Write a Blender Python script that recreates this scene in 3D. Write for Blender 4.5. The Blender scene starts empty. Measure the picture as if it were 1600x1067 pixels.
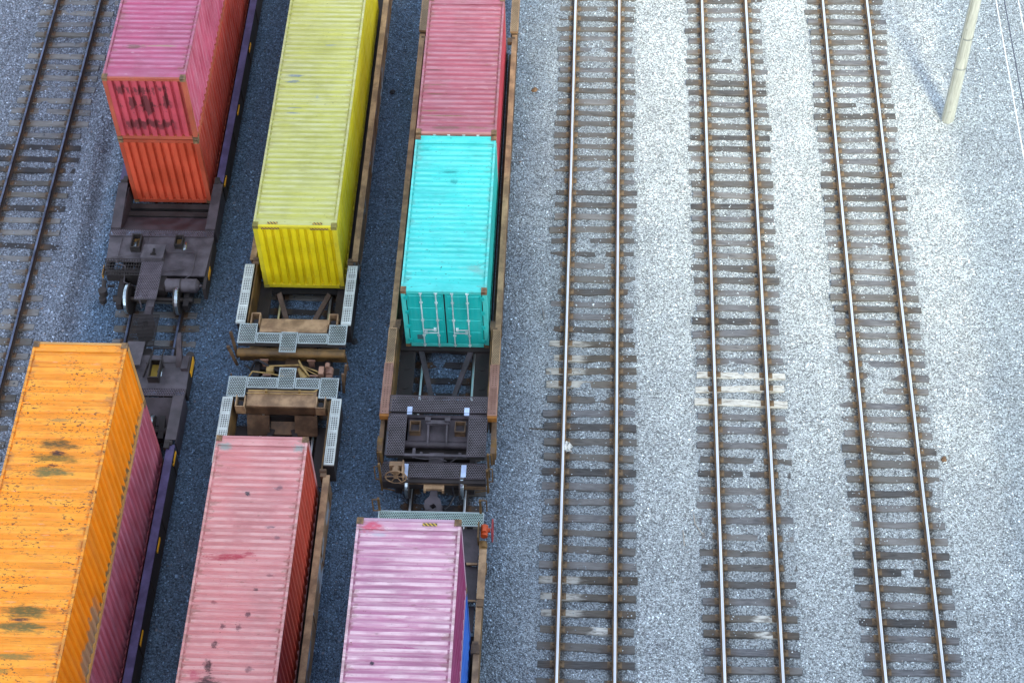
import bpy, math, random
import numpy as np
random.seed(7); rng = np.random.default_rng(11)
S = bpy.context.scene
COL = S.collection
R = math.radians
def hx(h):
    h = h.lstrip('#'); o = []
    for i in (0, 2, 4):
        c = int(h[i:i+2], 16)/255
        o.append(c/12.92 if c <= .04045 else ((c+.055)/1.055)**2.4)
    return tuple(o)
# ------------------------------------------------------------------ objects
def tag(o, label=None, cat=None, group=None, kind=None):
    if label: o['label'] = label
    if cat: o['category'] = cat
    if group: o['group'] = group
    if kind: o['kind'] = kind
    return o
def thing(name, label, cat, loc=(0, 0, 0), rz=0, group=None):
    o = bpy.data.objects.new(name, None); COL.objects.link(o)
    o.location = loc; o.rotation_euler = (0, 0, rz); o.empty_display_size = .3
    return tag(o, label, cat, group)
class MB:
    """collects shapes, in the coordinates of the thing they belong to"""
    def __init__(s, off=(0, 0, 0), flip=1):
        s.v = []; s.f = []; s.smooth = set(); s.off = off; s.flip = flip
    def add(s, vs, fs, smooth=False):
        n = len(s.v)
        fl = s.flip; ox, oy, oz = s.off
        s.v += [(x*fl+ox, y*fl+oy, z+oz) for x, y, z in vs]
        for f in fs:
            if smooth: s.smooth.add(len(s.f))
            s.f.append([n+i for i in f])
        return s
    def box(s, x0, x1, y0, y1, z0, z1):
        if x0 > x1: x0, x1 = x1, x0
        if y0 > y1: y0, y1 = y1, y0
        v = [(x0, y0, z0), (x1, y0, z0), (x1, y1, z0), (x0, y1, z0), (x0, y0, z1), (x1, y0, z1), (x1, y1, z1), (x0, y1, z1)]
        return s.add(v, [(3, 2, 1, 0), (4, 5, 6, 7), (0, 1, 5, 4), (1, 2, 6, 5), (2, 3, 7, 6), (3, 0, 4, 7)])
    def hull8(s, lo, hi):
        """lo, hi: four points each (counter-clockwise from above)"""
        return s.add(list(lo)+list(hi), [(3, 2, 1, 0), (4, 5, 6, 7), (0, 1, 5, 4), (1, 2, 6, 5), (2, 3, 7, 6), (3, 0, 4, 7)])
    def slab(s, pts, t):
        """plate with top corners pts (ccw from above), thickness t downwards"""
        return s.hull8([(x, y, z-t) for x, y, z in pts], pts)
    def prism_x(s, prof, x0, x1):
        """profile (y,z) extruded along x"""
        n = len(prof)
        v = [(x0, y, z) for y, z in prof]+[(x1, y, z) for y, z in prof]
        f = [(i, (i+1) % n, n+(i+1) % n, n+i) for i in range(n)]
        return s.add(v, f+[tuple(range(n))[::-1], tuple(range(n, 2*n))])
    def prism_y(s, prof, y0, y1):
        n = len(prof)
        v = [(x, y0, z) for x, z in prof]+[(x, y1, z) for x, z in prof]
        f = [(i, (i+1) % n, n+(i+1) % n, n+i) for i in range(n)]
        return s.add(v, f+[tuple(range(n))[::-1], tuple(range(n, 2*n))])
    def cyl(s, p0, p1, r0, r1=None, n=14, caps=True):
        r1 = r0 if r1 is None else r1
        p0 = np.array(p0, float); p1 = np.array(p1, float); d = p1-p0; d /= np.linalg.norm(d)
        a = np.array((0, 0, 1.)) if abs(d[2]) < .9 else np.array((1., 0, 0))
        u = np.cross(d, a); u /= np.linalg.norm(u); w = np.cross(d, u)
        v = []
        for p, r in ((p0, r0), (p1, r1)):
            for i in range(n):
                t = 2*math.pi*i/n; v.append(tuple(p+r*(u*math.cos(t)+w*math.sin(t))))
        s.add(v, [(i, n+i, n+(i+1) % n, (i+1) % n) for i in range(n)], True)
        if caps: s.add(v, [tuple(range(n)), tuple(range(2*n-1, n-1, -1))])
        return s
    def tube(s, pts, r, n=7):
        for a, b in zip(pts[:-1], pts[1:]): s.cyl(a, b, r, n=n)
        return s
    def lathe_x(s, prof, cx, cy, cz, n=28):
        """profile (x, r) turned about the x axis"""
        v = []
        for x, r in prof:
            for i in range(n):
                t = 2*math.pi*i/n; v.append((cx+x, cy+r*math.cos(t), cz+r*math.sin(t)))
        f = []
        for k in range(len(prof)-1):
            for i in range(n):
                f.append((k*n+i, k*n+(i+1) % n, (k+1)*n+(i+1) % n, (k+1)*n+i))
        s.add(v, f)
        m = len(prof)-1
        return s.add(v, [tuple(range(n))[::-1], tuple(range(m*n, m*n+n))])
    def build(s, name, mat, parent=None, label=None):
        me = bpy.data.meshes.new(name); me.from_pydata(s.v, [], s.f); me.validate(); me.update()
        if s.smooth and len(me.polygons) == len(s.f):
            for i in s.smooth: me.polygons[i].use_smooth = True
        import bmesh
        bm = bmesh.new(); bm.from_mesh(me); bmesh.ops.recalc_face_normals(bm, faces=bm.faces); bm.to_mesh(me); bm.free()
        o = bpy.data.objects.new(name, me); COL.objects.link(o)
        if mat: me.materials.append(mat)
        if parent: o.parent = parent
        if label: o['label'] = label
        return o
# ------------------------------------------------------------------ materials
class NT:
    def __init__(s, name):
        s.m = bpy.data.materials.new(name); s.m.use_nodes = True
        s.t = s.m.node_tree; s.t.nodes.clear()
        s.out = s.t.nodes.new('ShaderNodeOutputMaterial'); s.b = s.t.nodes.new('ShaderNodeBsdfPrincipled')
        s.t.links.new(s.b.outputs[0], s.out.inputs[0])
    def n(s, ty, **kw):
        o = s.t.nodes.new('ShaderNode'+ty)
        for k, v in kw.items(): setattr(o, k, v)
        return o
    def set(s, sock, v):
        if hasattr(v, 'node'): s.t.links.new(v, sock)
        elif isinstance(v, tuple) and len(v) == 3 and sock.type == 'RGBA': sock.default_value = (*v, 1)
        else: sock.default_value = v
    def math(s, op, a, b=0., c=None, clamp=False):
        o = s.n('Math', operation=op, use_clamp=clamp); s.set(o.inputs[0], a); s.set(o.inputs[1], b)
        if c is not None: s.set(o.inputs[2], c)
        return o.outputs[0]
    def mix(s, f, a, b, mode='MIX'):
        o = s.n('Mix', data_type='RGBA', blend_type=mode); s.set(o.inputs[0], f); s.set(o.inputs[6], a); s.set(o.inputs[7], b)
        return o.outputs[2]
    def rng(s, v, a, b, c=0., d=1., smooth=True):
        o = s.n('MapRange'); o.interpolation_type = 'SMOOTHSTEP' if smooth else 'LINEAR'
        for i, x in enumerate((v, a, b, c, d)): s.set(o.inputs[i], x)
        return o.outputs[0]
    def obj(s): return s.n('TexCoord').outputs['Object']
    def pos(s): return s.n('NewGeometry').outputs['Position']
    def map(s, v, sc=(1, 1, 1), lo=(0, 0, 0)):
        o = s.n('Mapping'); s.set(o.inputs[0], v); o.inputs['Scale'].default_value = sc; o.inputs['Location'].default_value = lo
        return o.outputs[0]
    def noise(s, v, sc, det=4, rough=.55, w=None):
        o = s.n('TexNoise')
        if w is not None: o.noise_dimensions = '4D'; s.set(o.inputs['W'], w)
        s.set(o.inputs['Vector'], v); o.inputs['Scale'].default_value = sc; o.inputs['Detail'].default_value = det; o.inputs['Roughness'].default_value = rough
        return o.outputs[0]
    def sep(s, v):
        o = s.n('SeparateXYZ'); s.set(o.inputs[0], v); return o.outputs
    def bump(s, h, st=.3, d=.02):
        o = s.n('Bump'); s.set(o.inputs['Height'], h); o.inputs['Strength'].default_value = st; o.inputs['Distance'].default_value = d
        s.t.links.new(o.outputs[0], s.b.inputs['Normal'])
    def fin(s, col, rough=.6, metal=0., spec=None):
        s.set(s.b.inputs['Base Color'], col); s.set(s.b.inputs['Roughness'], rough); s.set(s.b.inputs['Metallic'], metal)
        if spec is not None: s.b.inputs['Specular IOR Level'].default_value = spec
        return s.m
RUST = hx('6b4326'); DIRT = hx('5d5346')
_seed = [0]
def paint(name, col, fade=None, fade_amt=.5, ridge=None, specks=.0, edge=.0, streak='x', spots=(), dirt=.25, rough=.55, spec_col=RUST, streak_dark=.0, fine=.0, dashes=0.):
    """weathered container paint. fade: chalked colour in streaks; ridge: z above which the paint is worn paler"""
    _seed[0] += 1; off = (_seed[0]*7.3, _seed[0]*3.1, _seed[0]*1.7)
    t = NT(name); p = t.obj(); q = t.map(p, lo=off)
    big = t.noise(q, .9, 5); c = t.mix(t.rng(big, .3, .7), tuple(x*.86 for x in col), tuple(min(1, x*1.12) for x in col))
    sc = {'x': (.5, 9, 1), 'z': (6, 6, .5)}[streak]
    st = t.noise(t.map(p, sc, off), 1.3, 6, .65)
    if fade:
        m = t.rng(st, .40, .66, 0, fade_amt)
        if ridge:
            z = t.sep(p)[2]; rg = t.rng(z, ridge-.014, ridge, 0, 1)
            m = t.math('ADD', m, t.math('MULTIPLY', rg, t.rng(t.noise(q, 2.2, 5), .3, .65, .1, .75)), clamp=True)
        c = t.mix(m, c, fade)
    if streak_dark: c = t.mix(t.rng(t.noise(t.map(p, sc, (off[1], off[0], 0)), 2.1, 6, .7), .58, .72, 0, streak_dark), c, DIRT)
    c = t.mix(t.rng(t.noise(q, 1.7, 7, .7), .5, .75, 0, dirt), c, DIRT)
    if fine: # bright scuffs
        c = t.mix(t.rng(t.noise(t.map(p, (2, 30, 3), off), 1.5, 5, .7), .66, .74, 0, fine), c, (.75, .73, .72))
    if edge: # rust and grime creeping in from the edges and between the ribs
        Xe = t.sep(p); ex = t.rng(t.math('ABSOLUTE', Xe[0]), .82, 1.2)
        en = t.noise(t.map(p, (1.2, 4, 2), (off[1], off[2], 0)), 1.7, 6, .72)
        c = t.mix(t.math('MULTIPLY', t.rng(t.math('ADD', en, t.math('MULTIPLY', ex, .16)), .60, .70), edge), c, hx('70523c'))
        wn_ = t.rng(t.noise(t.map(p, (.9, 7, 2), (off[2], off[0], 0)), 2.3, 6, .72), .60, .68, 0, edge*.6)
        c = t.mix(wn_, c, (.62, .58, .58))
    if dashes: # short rust lines along the ridges
        dn = t.rng(t.noise(t.map(p, (1.3, 26, 3), off), 1.8, 5, .65), .60, .66, 0, dashes)
        c = t.mix(t.math('MULTIPLY', dn, t.rng(t.noise(t.map(p, (1.2, .7, 1), off), 1.6, 3), .46, .6)), c, spec_col)
    if specks:
        cl = t.rng(t.noise(q, .9, 4), .44, .58)
        sp = t.rng(t.noise(t.map(p, (7, 13, 9), off), 1.6, 4, .6), .71-.13*specks, .745-.13*specks)
        c = t.mix(t.math('MULTIPLY', t.math('MULTIPLY', sp, t.math('ADD', cl, .04, clamp=True)), .9), c, spec_col)
    X = t.sep(p)
    for (sx, sy, rx, ry, sc_, am) in spots:
        dx = t.math('DIVIDE', t.math('SUBTRACT', X[0], sx), rx); dy = t.math('DIVIDE', t.math('SUBTRACT', X[1], sy), ry)
        d = t.math('SQRT', t.math('ADD', t.math('MULTIPLY', dx, dx), t.math('MULTIPLY', dy, dy)))
        d = t.math('ADD', d, t.math('MULTIPLY', t.math('SUBTRACT', t.noise(t.map(p, (1/rx*.7, 1/ry*.7, 5), off), 1.6, 6, .7), .5), 2.2))
        fn = t.noise(t.map(p, (3, 9, 6), off), 3.2, 4, .65)
        c = t.mix(t.math('MULTIPLY', t.rng(d, .4, 1.0, am, 0), t.rng(fn, .34, .5, .6, 1)), c, sc_)
        c = t.mix(t.math('MULTIPLY', t.rng(d, .9, 1.9, am, 0), t.rng(fn, .60, .66, 0, 1)), c, sc_)
    t.bump(t.noise(q, 26, 3), .12, .01)
    return t.fin(c, t.rng(big, .3, .7, rough-.1, rough+.15))
def worn(name, col, rust=.3, rough=.55, col2=None, metal=0., scale=2.2, rcol=RUST):
    t = NT(name); p = t.obj()
    n1 = t.noise(p, scale, 6, .62)
    c = t.mix(t.rng(n1, .35, .68), tuple(x*.8 for x in col), tuple(min(1, x*1.2) for x in (col2 or col)))
    c = t.mix(t.rng(t.noise(t.map(p, lo=(9, 3, 5)), scale*1.7, 7, .7), .55, .72, 0, rust), c, rcol)
    t.bump(t.noise(p, 40, 3), .15, .01)
    return t.fin(c, t.rng(n1, .3, .7, rough-.08, rough+.12), metal)
def grate(name, col, dark, sx, sy, r, band=0, metal=.0, rough=.5, slot=False):
    """perforated walkway plate: real see-through holes in a staggered pattern"""
    t = NT(name); p = t.obj(); X = t.sep(p)
    row = t.math('FLOOR', t.math('DIVIDE', X[1], sy))
    xo = t.math('SUBTRACT', t.math('FRACT', t.math('ADD', t.math('DIVIDE', X[0], sx), t.math('MULTIPLY', t.math('MODULO', t.math('ABSOLUTE', row), 2.), 0. if slot else .5))), .5)
    yo = t.math('SUBTRACT', t.math('FRACT', t.math('DIVIDE', X[1], sy)), .5)
    d = t.math('SQRT', t.math('ADD', t.math('POWER', t.math('MULTIPLY', t.math('ABSOLUTE', xo), sx), 2.), t.math('POWER', t.math('MULTIPLY', t.math('ABSOLUTE', yo), sy), 2.)))
    h = t.math('LESS_THAN', d, r)
    if band: h = t.math('MULTIPLY', h, t.math('GREATER_THAN', t.math('FRACT', t.math('DIVIDE', X[1], band)), .13))
    nz = t.noise(p, 2.5, 6, .65)
    c = t.mix(t.rng(nz, .35, .7), col, dark)
    m = t.fin(c, rough, metal)
    tr = t.n('BsdfTransparent'); mx = t.n('MixShader')
    t.set(mx.inputs[0], h); t.t.links.new(t.b.outputs[0], mx.inputs[1]); t.t.links.new(tr.outputs[0], mx.inputs[2]); t.t.links.new(mx.outputs[0], t.out.inputs[0])
    return m
def plain(name, col, rough=.5, metal=0.): return worn(name, col, .12, rough, metal=metal)
# ------------------------------------------------------------------ camera
F, PITCH, YAW, ROLL, H = 2860.186, R(52.38693), R(-3.81454), R(-1.89902), 43.0876
from mathutils import Matrix, Vector
cp, sp, cy, sy = math.cos(PITCH), math.sin(PITCH), math.cos(YAW), math.sin(YAW)
fw = Vector((sy*cp, cy*cp, -sp)); rt = Vector((cy, -sy, 0)); up = rt.cross(fw)
rt2 = rt*math.cos(ROLL)+up*math.sin(ROLL); up2 = up*math.cos(ROLL)-rt*math.sin(ROLL)
cd = bpy.data.cameras.new('camera'); cam = bpy.data.objects.new('camera', cd); COL.objects.link(cam)
cam.matrix_world = Matrix(((rt2.x, up2.x, -fw.x, 0), (rt2.y, up2.y, -fw.y, 0), (rt2.z, up2.z, -fw.z, H), (0, 0, 0, 1)))
cd.sensor_width = 36; cd.lens = F/1600*36; cd.clip_start = .5; cd.clip_end = 6000
S.camera = cam
# ------------------------------------------------------------------ light
SUN_EL = R(40); A = (.34, -.94)       # the sun stands behind the viewer, a little to the right
w = bpy.data.worlds.new('World'); S.world = w; w.use_nodes = True
nt = w.node_tree; bg = nt.nodes['Background']
sk = nt.nodes.new('ShaderNodeTexSky'); sk.sky_type = 'NISHITA'; sk.sun_disc = False
sk.sun_elevation = SUN_EL; sk.sun_rotation = math.atan2(A[0], A[1]); sk.ozone_density = 1.6; sk.air_density = 1.0; sk.dust_density = .6
hs = nt.nodes.new('ShaderNodeHueSaturation'); hs.inputs['Saturation'].default_value = .46   # thin cloud whitens the sky
nt.links.new(sk.outputs[0], hs.inputs['Color']); nt.links.new(hs.outputs[0], bg.inputs[0]); bg.inputs[1].default_value = .15
sd = bpy.data.lights.new('sun', 'SUN'); sd.energy = 2.4; sd.angle = R(16); sd.color = (1, .90, .68)
so = bpy.data.objects.new('sun', sd); COL.objects.link(so)
k = math.cos(SUN_EL)/math.hypot(*A)
so.rotation_euler = Vector((A[0]*k, A[1]*k, math.sin(SUN_EL))).to_track_quat('Z', 'Y').to_euler()
S.view_settings.view_transform = 'Standard'; S.view_settings.look = 'None'; S.view_settings.exposure = 1.85; S.view_settings.gamma = 1
# ------------------------------------------------------------------ ground
TX = {'A': -17.88, 'B': -12.97, 'C': -8.49, 'D': -4.04, 'T1': .152, 'T2': 4.499, 'T3': 8.642}
def vnoise(x, y, sc, seed):
    r = np.random.default_rng(seed).random((97, 97))
    fx = x/sc; fy = y/sc; ix = np.floor(fx).astype(int); iy = np.floor(fy).astype(int); fx = fx-ix; fy = fy-iy
    fx = fx*fx*(3-2*fx); fy = fy*fy*(3-2*fy)
    g = lambda a, b: r[a % 97, b % 97]
    return (g(ix, iy)*(1-fx)+g(ix+1, iy)*fx)*(1-fy)+(g(ix, iy+1)*(1-fx)+g(ix+1, iy+1)*fx)*fy-.5
def ground_h(x, y):
    x = np.asarray(x, float); y = np.asarray(y, float)
    h = -.042+.09*vnoise(x, y, .9, 1)+.06*vnoise(x, y, .35, 2)+.05*vnoise(x, y, 2.7, 3)
    # loose windrows beside the leftmost track
    m = np.clip(1-np.abs(x+15.6)/.95, 0, 1)
    h += m*(.16*np.sin((x+15.2)*5.2+.6*np.sin(y*.5))+.12*vnoise(x, y, .6, 4)+.06)
    # bed between the open tracks stands a touch proud
    for a, b in ((TX['T1'], TX['T2']), (TX['T2'], TX['T3'])):
        h += .05*np.clip(1-np.abs(x-(a+b)/2)/.75, 0, 1)
    # ballast fouls the feet of the rails less: keep the rail line low
    for c in TX.values():
        for s in (-.7525, .7525):
            h -= .05*np.clip(1-np.abs(x-c-s)/.28, 0, 1)
    return h
xs = np.concatenate(([-1500, -500, -150, -60, -32], np.arange(-24, 18.01, .13), [26, 50, 150, 500, 1500]))
ys = np.concatenate(([-1500, -500, -100, -20, 5, 13], np.arange(17, 54.01, .13), [62, 80, 150, 500, 1500]))
XX, YY = np.meshgrid(xs, ys, indexing='ij')
inn = (XX > -25) & (XX < 19) & (YY > 16) & (YY < 55)
ZZ = np.where(inn, ground_h(XX, YY), -.045)
nx, ny = XX.shape
V = np.stack([XX, YY, ZZ], -1).reshape(-1, 3)
I = np.arange(nx*ny).reshape(nx, ny)
Fq = np.stack([I[:-1, :-1], I[1:, :-1], I[1:, 1:], I[:-1, 1:]], -1).reshape(-1, 4)
def np_mesh(name, V, Fc, mat, k):
    me = bpy.data.meshes.new(name)
    me.vertices.add(len(V)); me.vertices.foreach_set('co', V.astype(np.float32).ravel())
    me.loops.add(Fc.size); me.loops.foreach_set('vertex_index', Fc.astype(np.int32).ravel())
    me.polygons.add(len(Fc)); me.polygons.foreach_set('loop_start', np.arange(0, Fc.size, k, dtype=np.int32))
    me.update(calc_edges=True); me.materials.append(mat)
    o = bpy.data.objects.new(name, me); COL.objects.link(o)
    return o
def zone(t):
    """stone colour by place: dark fresh ballast under the trains, pale dusty stone between the open tracks, darker again past the pole line"""
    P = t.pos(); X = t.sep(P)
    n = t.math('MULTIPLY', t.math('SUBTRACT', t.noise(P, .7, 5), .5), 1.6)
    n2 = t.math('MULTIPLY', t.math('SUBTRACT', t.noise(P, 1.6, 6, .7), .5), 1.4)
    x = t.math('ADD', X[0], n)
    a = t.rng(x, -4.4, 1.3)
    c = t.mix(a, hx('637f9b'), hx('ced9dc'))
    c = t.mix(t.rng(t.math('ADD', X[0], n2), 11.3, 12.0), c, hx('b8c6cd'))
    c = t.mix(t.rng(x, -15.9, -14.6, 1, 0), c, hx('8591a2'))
    c = t.mix(t.rng(t.noise(P, .45, 5), .35, .65, 0, .16), c, tuple(v*.62 for v in hx('8c98a6')))
    # greyer, fouled stone between the tie ends of the open tracks
    fo = None
    for k_ in ('T1', 'T2', 'T3'):
        d = t.math('ABSOLUTE', t.math('SUBTRACT', t.math('ADD', X[0], t.math('MULTIPLY', n2, .12)), TX[k_])); g = t.rng(d, 1.15, 1.5, {'T1': .5, 'T2': .3, 'T3': .2}[k_], 0)
        fo = g if fo is None else t.math('MAXIMUM', fo, g)
    c = t.mix(fo, c, hx('84939f'))
    # foul, rusty stone along the rails
    f = None
    for k_, cc in TX.items():
        d = t.math('ABSOLUTE', t.math('SUBTRACT', t.math('ABSOLUTE', t.math('SUBTRACT', X[0], cc)), .7525))
        g = t.rng(d, .10, .30, .75, 0)
        f = g if f is None else t.math('MAXIMUM', f, g)
    c = t.mix(t.math('MULTIPLY', f, t.rng(t.noise(P, 3, 4), .3, .6, .4, 1)), c, hx('4a4238'))
    return c
t = NT('ballast'); P = t.pos()
vo = t.n('TexVoronoi'); t.set(vo.inputs['Vector'], P); vo.inputs['Scale'].default_value = 25
vb = t.n('TexVoronoi'); t.set(vb.inputs['Vector'], P); vb.inputs['Scale'].default_value = 44
va = t.sep(vo.outputs['Color'])[0]; vc = t.sep(vb.outputs['Color'])[1]
b = t.math('ADD', t.math('MULTIPLY', va, .6), t.math('MULTIPLY', vc, .4))
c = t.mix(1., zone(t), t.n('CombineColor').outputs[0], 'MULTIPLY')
cc = t.t.nodes[-1]
sv = t.rng(b, .15, .85, .36, 1.5); gap = t.rng(vo.outputs['Distance'], .0, .6, 1., .55)
br = t.math('MULTIPLY', sv, gap)
comb = [n for n in t.t.nodes if n.bl_idname == 'ShaderNodeCombineColor'][0]
for i in range(3): t.set(comb.inputs[i], br)
t.bump(t.math('ADD', t.math('MULTIPLY', vo.outputs['Distance'], -1.), t.math('MULTIPLY', va, .6)), .9, .03)
M_ground = t.fin(c, .85)
g = np_mesh('gravel_ground', V, Fq, M_ground, 4); tag(g, 'wide bed of blue grey crushed stone under all the tracks', 'ground', kind='structure')
t = NT('loose_stone')
ri = t.n('NewGeometry').outputs['Random Per Island']
wn = t.n('TexWhiteNoise'); wn.noise_dimensions = '1D'; t.set(wn.inputs['W'], t.math('MULTIPLY', ri, 917.))
comb = t.n('CombineColor'); q1 = t.math('FRACT', t.math('MULTIPLY', ri, 37.)); br = t.math('MULTIPLY', t.math('ADD', t.rng(ri, 0., 1., .55, 1.34, False), t.math('MULTIPLY', t.math('GREATER_THAN', q1, .94), 1.0)), t.math('SUBTRACT', 1., t.math('MULTIPLY', t.math('LESS_THAN', q1, .15), .55)))
for i in range(3): t.set(comb.inputs[i], br)
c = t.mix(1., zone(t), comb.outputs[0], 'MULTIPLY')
c = t.mix(t.rng(wn.outputs['Value'], .96, .985, 0, .35), c, hx('9a7d66'))
M_stone = t.fin(c, .8)
# ------------------------------------------------------------------ tracks
M_head = NT('rail_polished'); p = M_head.obj()
M_head = M_head.fin(M_head.mix(M_head.rng(M_head.noise(M_head.map(p, (6, .25, 1)), 3, 5), .35, .7), (.70, .75, .80), (.86, .90, .94)), .34, .9)
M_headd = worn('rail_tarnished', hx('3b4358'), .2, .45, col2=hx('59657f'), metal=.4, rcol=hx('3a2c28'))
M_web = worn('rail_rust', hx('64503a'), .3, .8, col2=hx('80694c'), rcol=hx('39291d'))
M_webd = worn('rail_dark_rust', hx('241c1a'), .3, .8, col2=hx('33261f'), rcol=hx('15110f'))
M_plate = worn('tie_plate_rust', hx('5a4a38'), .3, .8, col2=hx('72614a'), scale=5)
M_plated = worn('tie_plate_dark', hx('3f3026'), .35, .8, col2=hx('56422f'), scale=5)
def wood(name, a, b_, white=0., wx=(-9, 9), fade=.35):
    t = NT(name); p = t.obj(); rnd = t.n('ObjectInfo').outputs['Random']; W = t.math('MULTIPLY', rnd, 60.)
    g1 = t.noise(t.map(p, (1.2, 16, 16)), 2.2, 6, .65, W)
    c = t.mix(t.rng(g1, .3, .7), a, b_)
    c = t.mix(t.math('MULTIPLY', rnd, fade), c, hx('8b8a84'))
    c = t.mix(t.rng(t.noise(t.map(p, (1.1, 4, 4)), 1.7, 5, .6, W), .5, .72, 0, .6), c, tuple(v*.45 for v in a))
    X = t.sep(p)
    # rust wash from the rails
    d = t.math('ABSOLUTE', t.math('SUBTRACT', t.math('ABSOLUTE', X[0]), .7525))
    c = t.mix(t.math('MULTIPLY', t.rng(d, .12, .5, .7, 0), t.rng(t.noise(p, 4, 4, .6, W), .3, .6, .3, 1)), c, hx('54473a'))
    if white:
        XN = t.math('ADD', X[0], t.math('MULTIPLY', t.math('SUBTRACT', t.noise(t.map(p, (1, 5, 5)), 3, 4, .6, W), .5), 1.1))
        inw = t.math('MULTIPLY', t.rng(XN, wx[0]-.15, wx[0]+.15), t.rng(XN, wx[1]-.2, wx[1]+.2, 1, 0))
        m = t.math('MULTIPLY', inw, t.rng(t.noise(t.map(p, (2.2, 9, 9)), 1.6, 6, .7, W), .34, .56, .1, white))
        c = t.mix(m, c, hx('cfd2cb'))
    t.bump(g1, .5, .02)
    return t.fin(c, .85)
W_brown = wood('tie_wood', hx('2c2d2e'), hx('525354'))
W_grey = wood('tie_grey_wood', hx('42454a'), hx('73767a'), fade=.4)
W_black = wood('tie_tarred_wood', hx('16171c'), hx('2c2d35'), fade=.05)
W_white = wood('tie_whitewashed', hx('6d6a62'), hx('8f8b80'), .78)
W_spill = wood('tie_spilt_left', hx('2f2b26'), hx('565148'), .55, (-1.3, -.2))
W_spillr = wood('tie_spilt_right', hx('2f2b26'), hx('565148'), .9, (.15, .62))
tie_bm = MB()
def tie_mesh(L=2.6, wd=.225):
    m = MB(); hl = L/2; n = 9; hw = wd/2
    # slightly sawn, chamfered beam
    v = []; f = []
    for i in range(n):
        x = -hl+L*i/(n-1); j = random.uniform(-.008, .008); zz = random.uniform(-.004, .004)
        v += [(x, -hw+j, -.19), (x, -hw+j, -.012), (x, -hw+.016+j, zz), (x, hw-.016+j, zz), (x, hw+j, -.012), (x, hw+j, -.19)]
    for i in range(n-1):
        for q in range(6): f.append((i*6+q, i*6+(q+1) % 6, (i+1)*6+(q+1) % 6, (i+1)*6+q))
    f += [tuple(range(6))[::-1], tuple(range((n-1)*6, n*6))]
    return m.add(v, f)
tie_meshes = {}
def get_tie(mat):
    k = (mat.name, random.randrange(6))
    if k not in tie_meshes:
        o = tie_mesh(random.uniform(2.48, 2.68), random.uniform(.195, .245)).build('tie', mat)
        tie_meshes[k] = o.data; bpy.data.objects.remove(o)
    return tie_meshes[k]
plate_meshes = {}
def get_plate(mat):
    if mat.name not in plate_meshes:
        m = MB(); m.box(-.19, .19, -.095, .095, .003, .02)
        for sx_ in (-1, 1):
            m.box(sx_*.075, sx_*.11, -.075, .075, .02, .036)
            for q in (-.055, .05): m.box(sx_*.088, sx_*.128, q-.018, q+.018, .02, .055)
        o = m.build('tie_plate', mat); plate_meshes[mat.name] = o.data; bpy.data.objects.remove(o)
    return plate_meshes[mat.name]
tie_pos = {}
def track(k, label, ties, mat_of, head, web, plate, y0=-30, y1=110):
    xc = TX[k]
    root = thing('railway_track', label, 'railway track', (xc, 35, 0), 0, 'railway tracks of the yard')
    for s in (-1, 1):
        m = MB(); x = s*.7525
        m.prism_y([(x-.07, .02), (x+.07, .02), (x+.07, .032), (x+.012, .05), (x+.012, .14), (x+.036, .155), (x+.036, .178), (x-.036, .178), (x-.036, .155), (x-.012, .14), (x-.012, .05), (x-.07, .032)], y0-35, y1-35)
        r = m.build('rail', web, root)
        hd = MB(); hd.prism_y([(x-.032, .1785), (x+.032, .1785), (x+.032, .184), (x+.022, .19), (x-.022, .19), (x-.032, .184)], y0-35, y1-35)
        hd.build('rail_head', head, r)
    L = []
    for (y, rot, dx, mt, lab) in ties:
        o = bpy.data.objects.new('tie', get_tie(mt)); COL.objects.link(o); o.parent = root
        o.location = (dx, y-35, 0); o.rotation_euler = (0, 0, rot)
        if lab: o['label'] = lab
        for s in (-1, 1):
            q = bpy.data.objects.new('tie_plate', get_plate(plate)); COL.objects.link(q); q.parent = o
            q.location = (s*.7525-dx, -rot*s*.7525*0, 0); q.rotation_euler = (0, 0, -rot)
        L.append((y, rot, dx))
    tie_pos[k] = L
    return root
def ties(y0, y1, step, special, base, jit=.035, rj=.016):
    n_ = int((y1-y0)/step); L = [[y0+i*step+random.uniform(-jit, jit), random.gauss(0, rj), random.gauss(0, .032), random.choice(base), None] for i in range(n_)]
    for (sy_, m2, r2, lb) in special:
        q = L[min(range(n_), key=lambda i: abs(y0+i*step-sy_))]
        q[3] = m2 or q[3]; q[1] = r2 if r2 is not None else q[1]; q[4] = lb
    return [tuple(q) for q in L]
SP1 = [(y, W_spill, None, 'tie splashed white beside its left rail') for y in (33.3, 32.75, 32.25, 31.7, 25.05, 24.55, 24.05)]+[(23.45, W_spillr, None, 'tie splashed white beside its right rail')]
SP2 = [(32.33, W_white, .0, 'whitewashed tie'), (31.78, W_white, .045, 'whitewashed tie lying askew'), (31.3, W_white, -.02, 'whitewashed tie'), (33.55, W_grey, .06, 'tie lying askew'), (45.6, W_grey, .04, None), (24.1, W_spillr, None, 'tie splashed white beside its right rail'), (23.55, W_spillr, None, 'tie splashed white beside its right rail')]
SPA = [(40.58, W_black, -.01, 'black tarred tie'), (40.05, W_black, -.02, 'black tarred tie'), (39.55, W_black, -.03, 'black tarred tie'), (38.3, W_black, -.01, 'black tarred tie'), (36.7, W_black, None, 'black tarred tie')]
track('T1', 'empty track with dark ties and white splashes next to the train with the teal container', ties(18, 53, .503, SP1, [W_brown, W_brown, W_grey]), None, M_head, M_web, M_plate)
track('T2', 'empty track with three whitewashed ties in its middle, between two other empty tracks', ties(18, 53, .503, SP2, [W_brown, W_grey]), None, M_head, M_web, M_plate)
track('T3', 'rightmost empty track, its pale ties next to the leaning wooden pole', ties(18, 53, .503, [], [W_brown, W_grey, W_grey]), None, M_head, M_web, M_plate)
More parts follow.
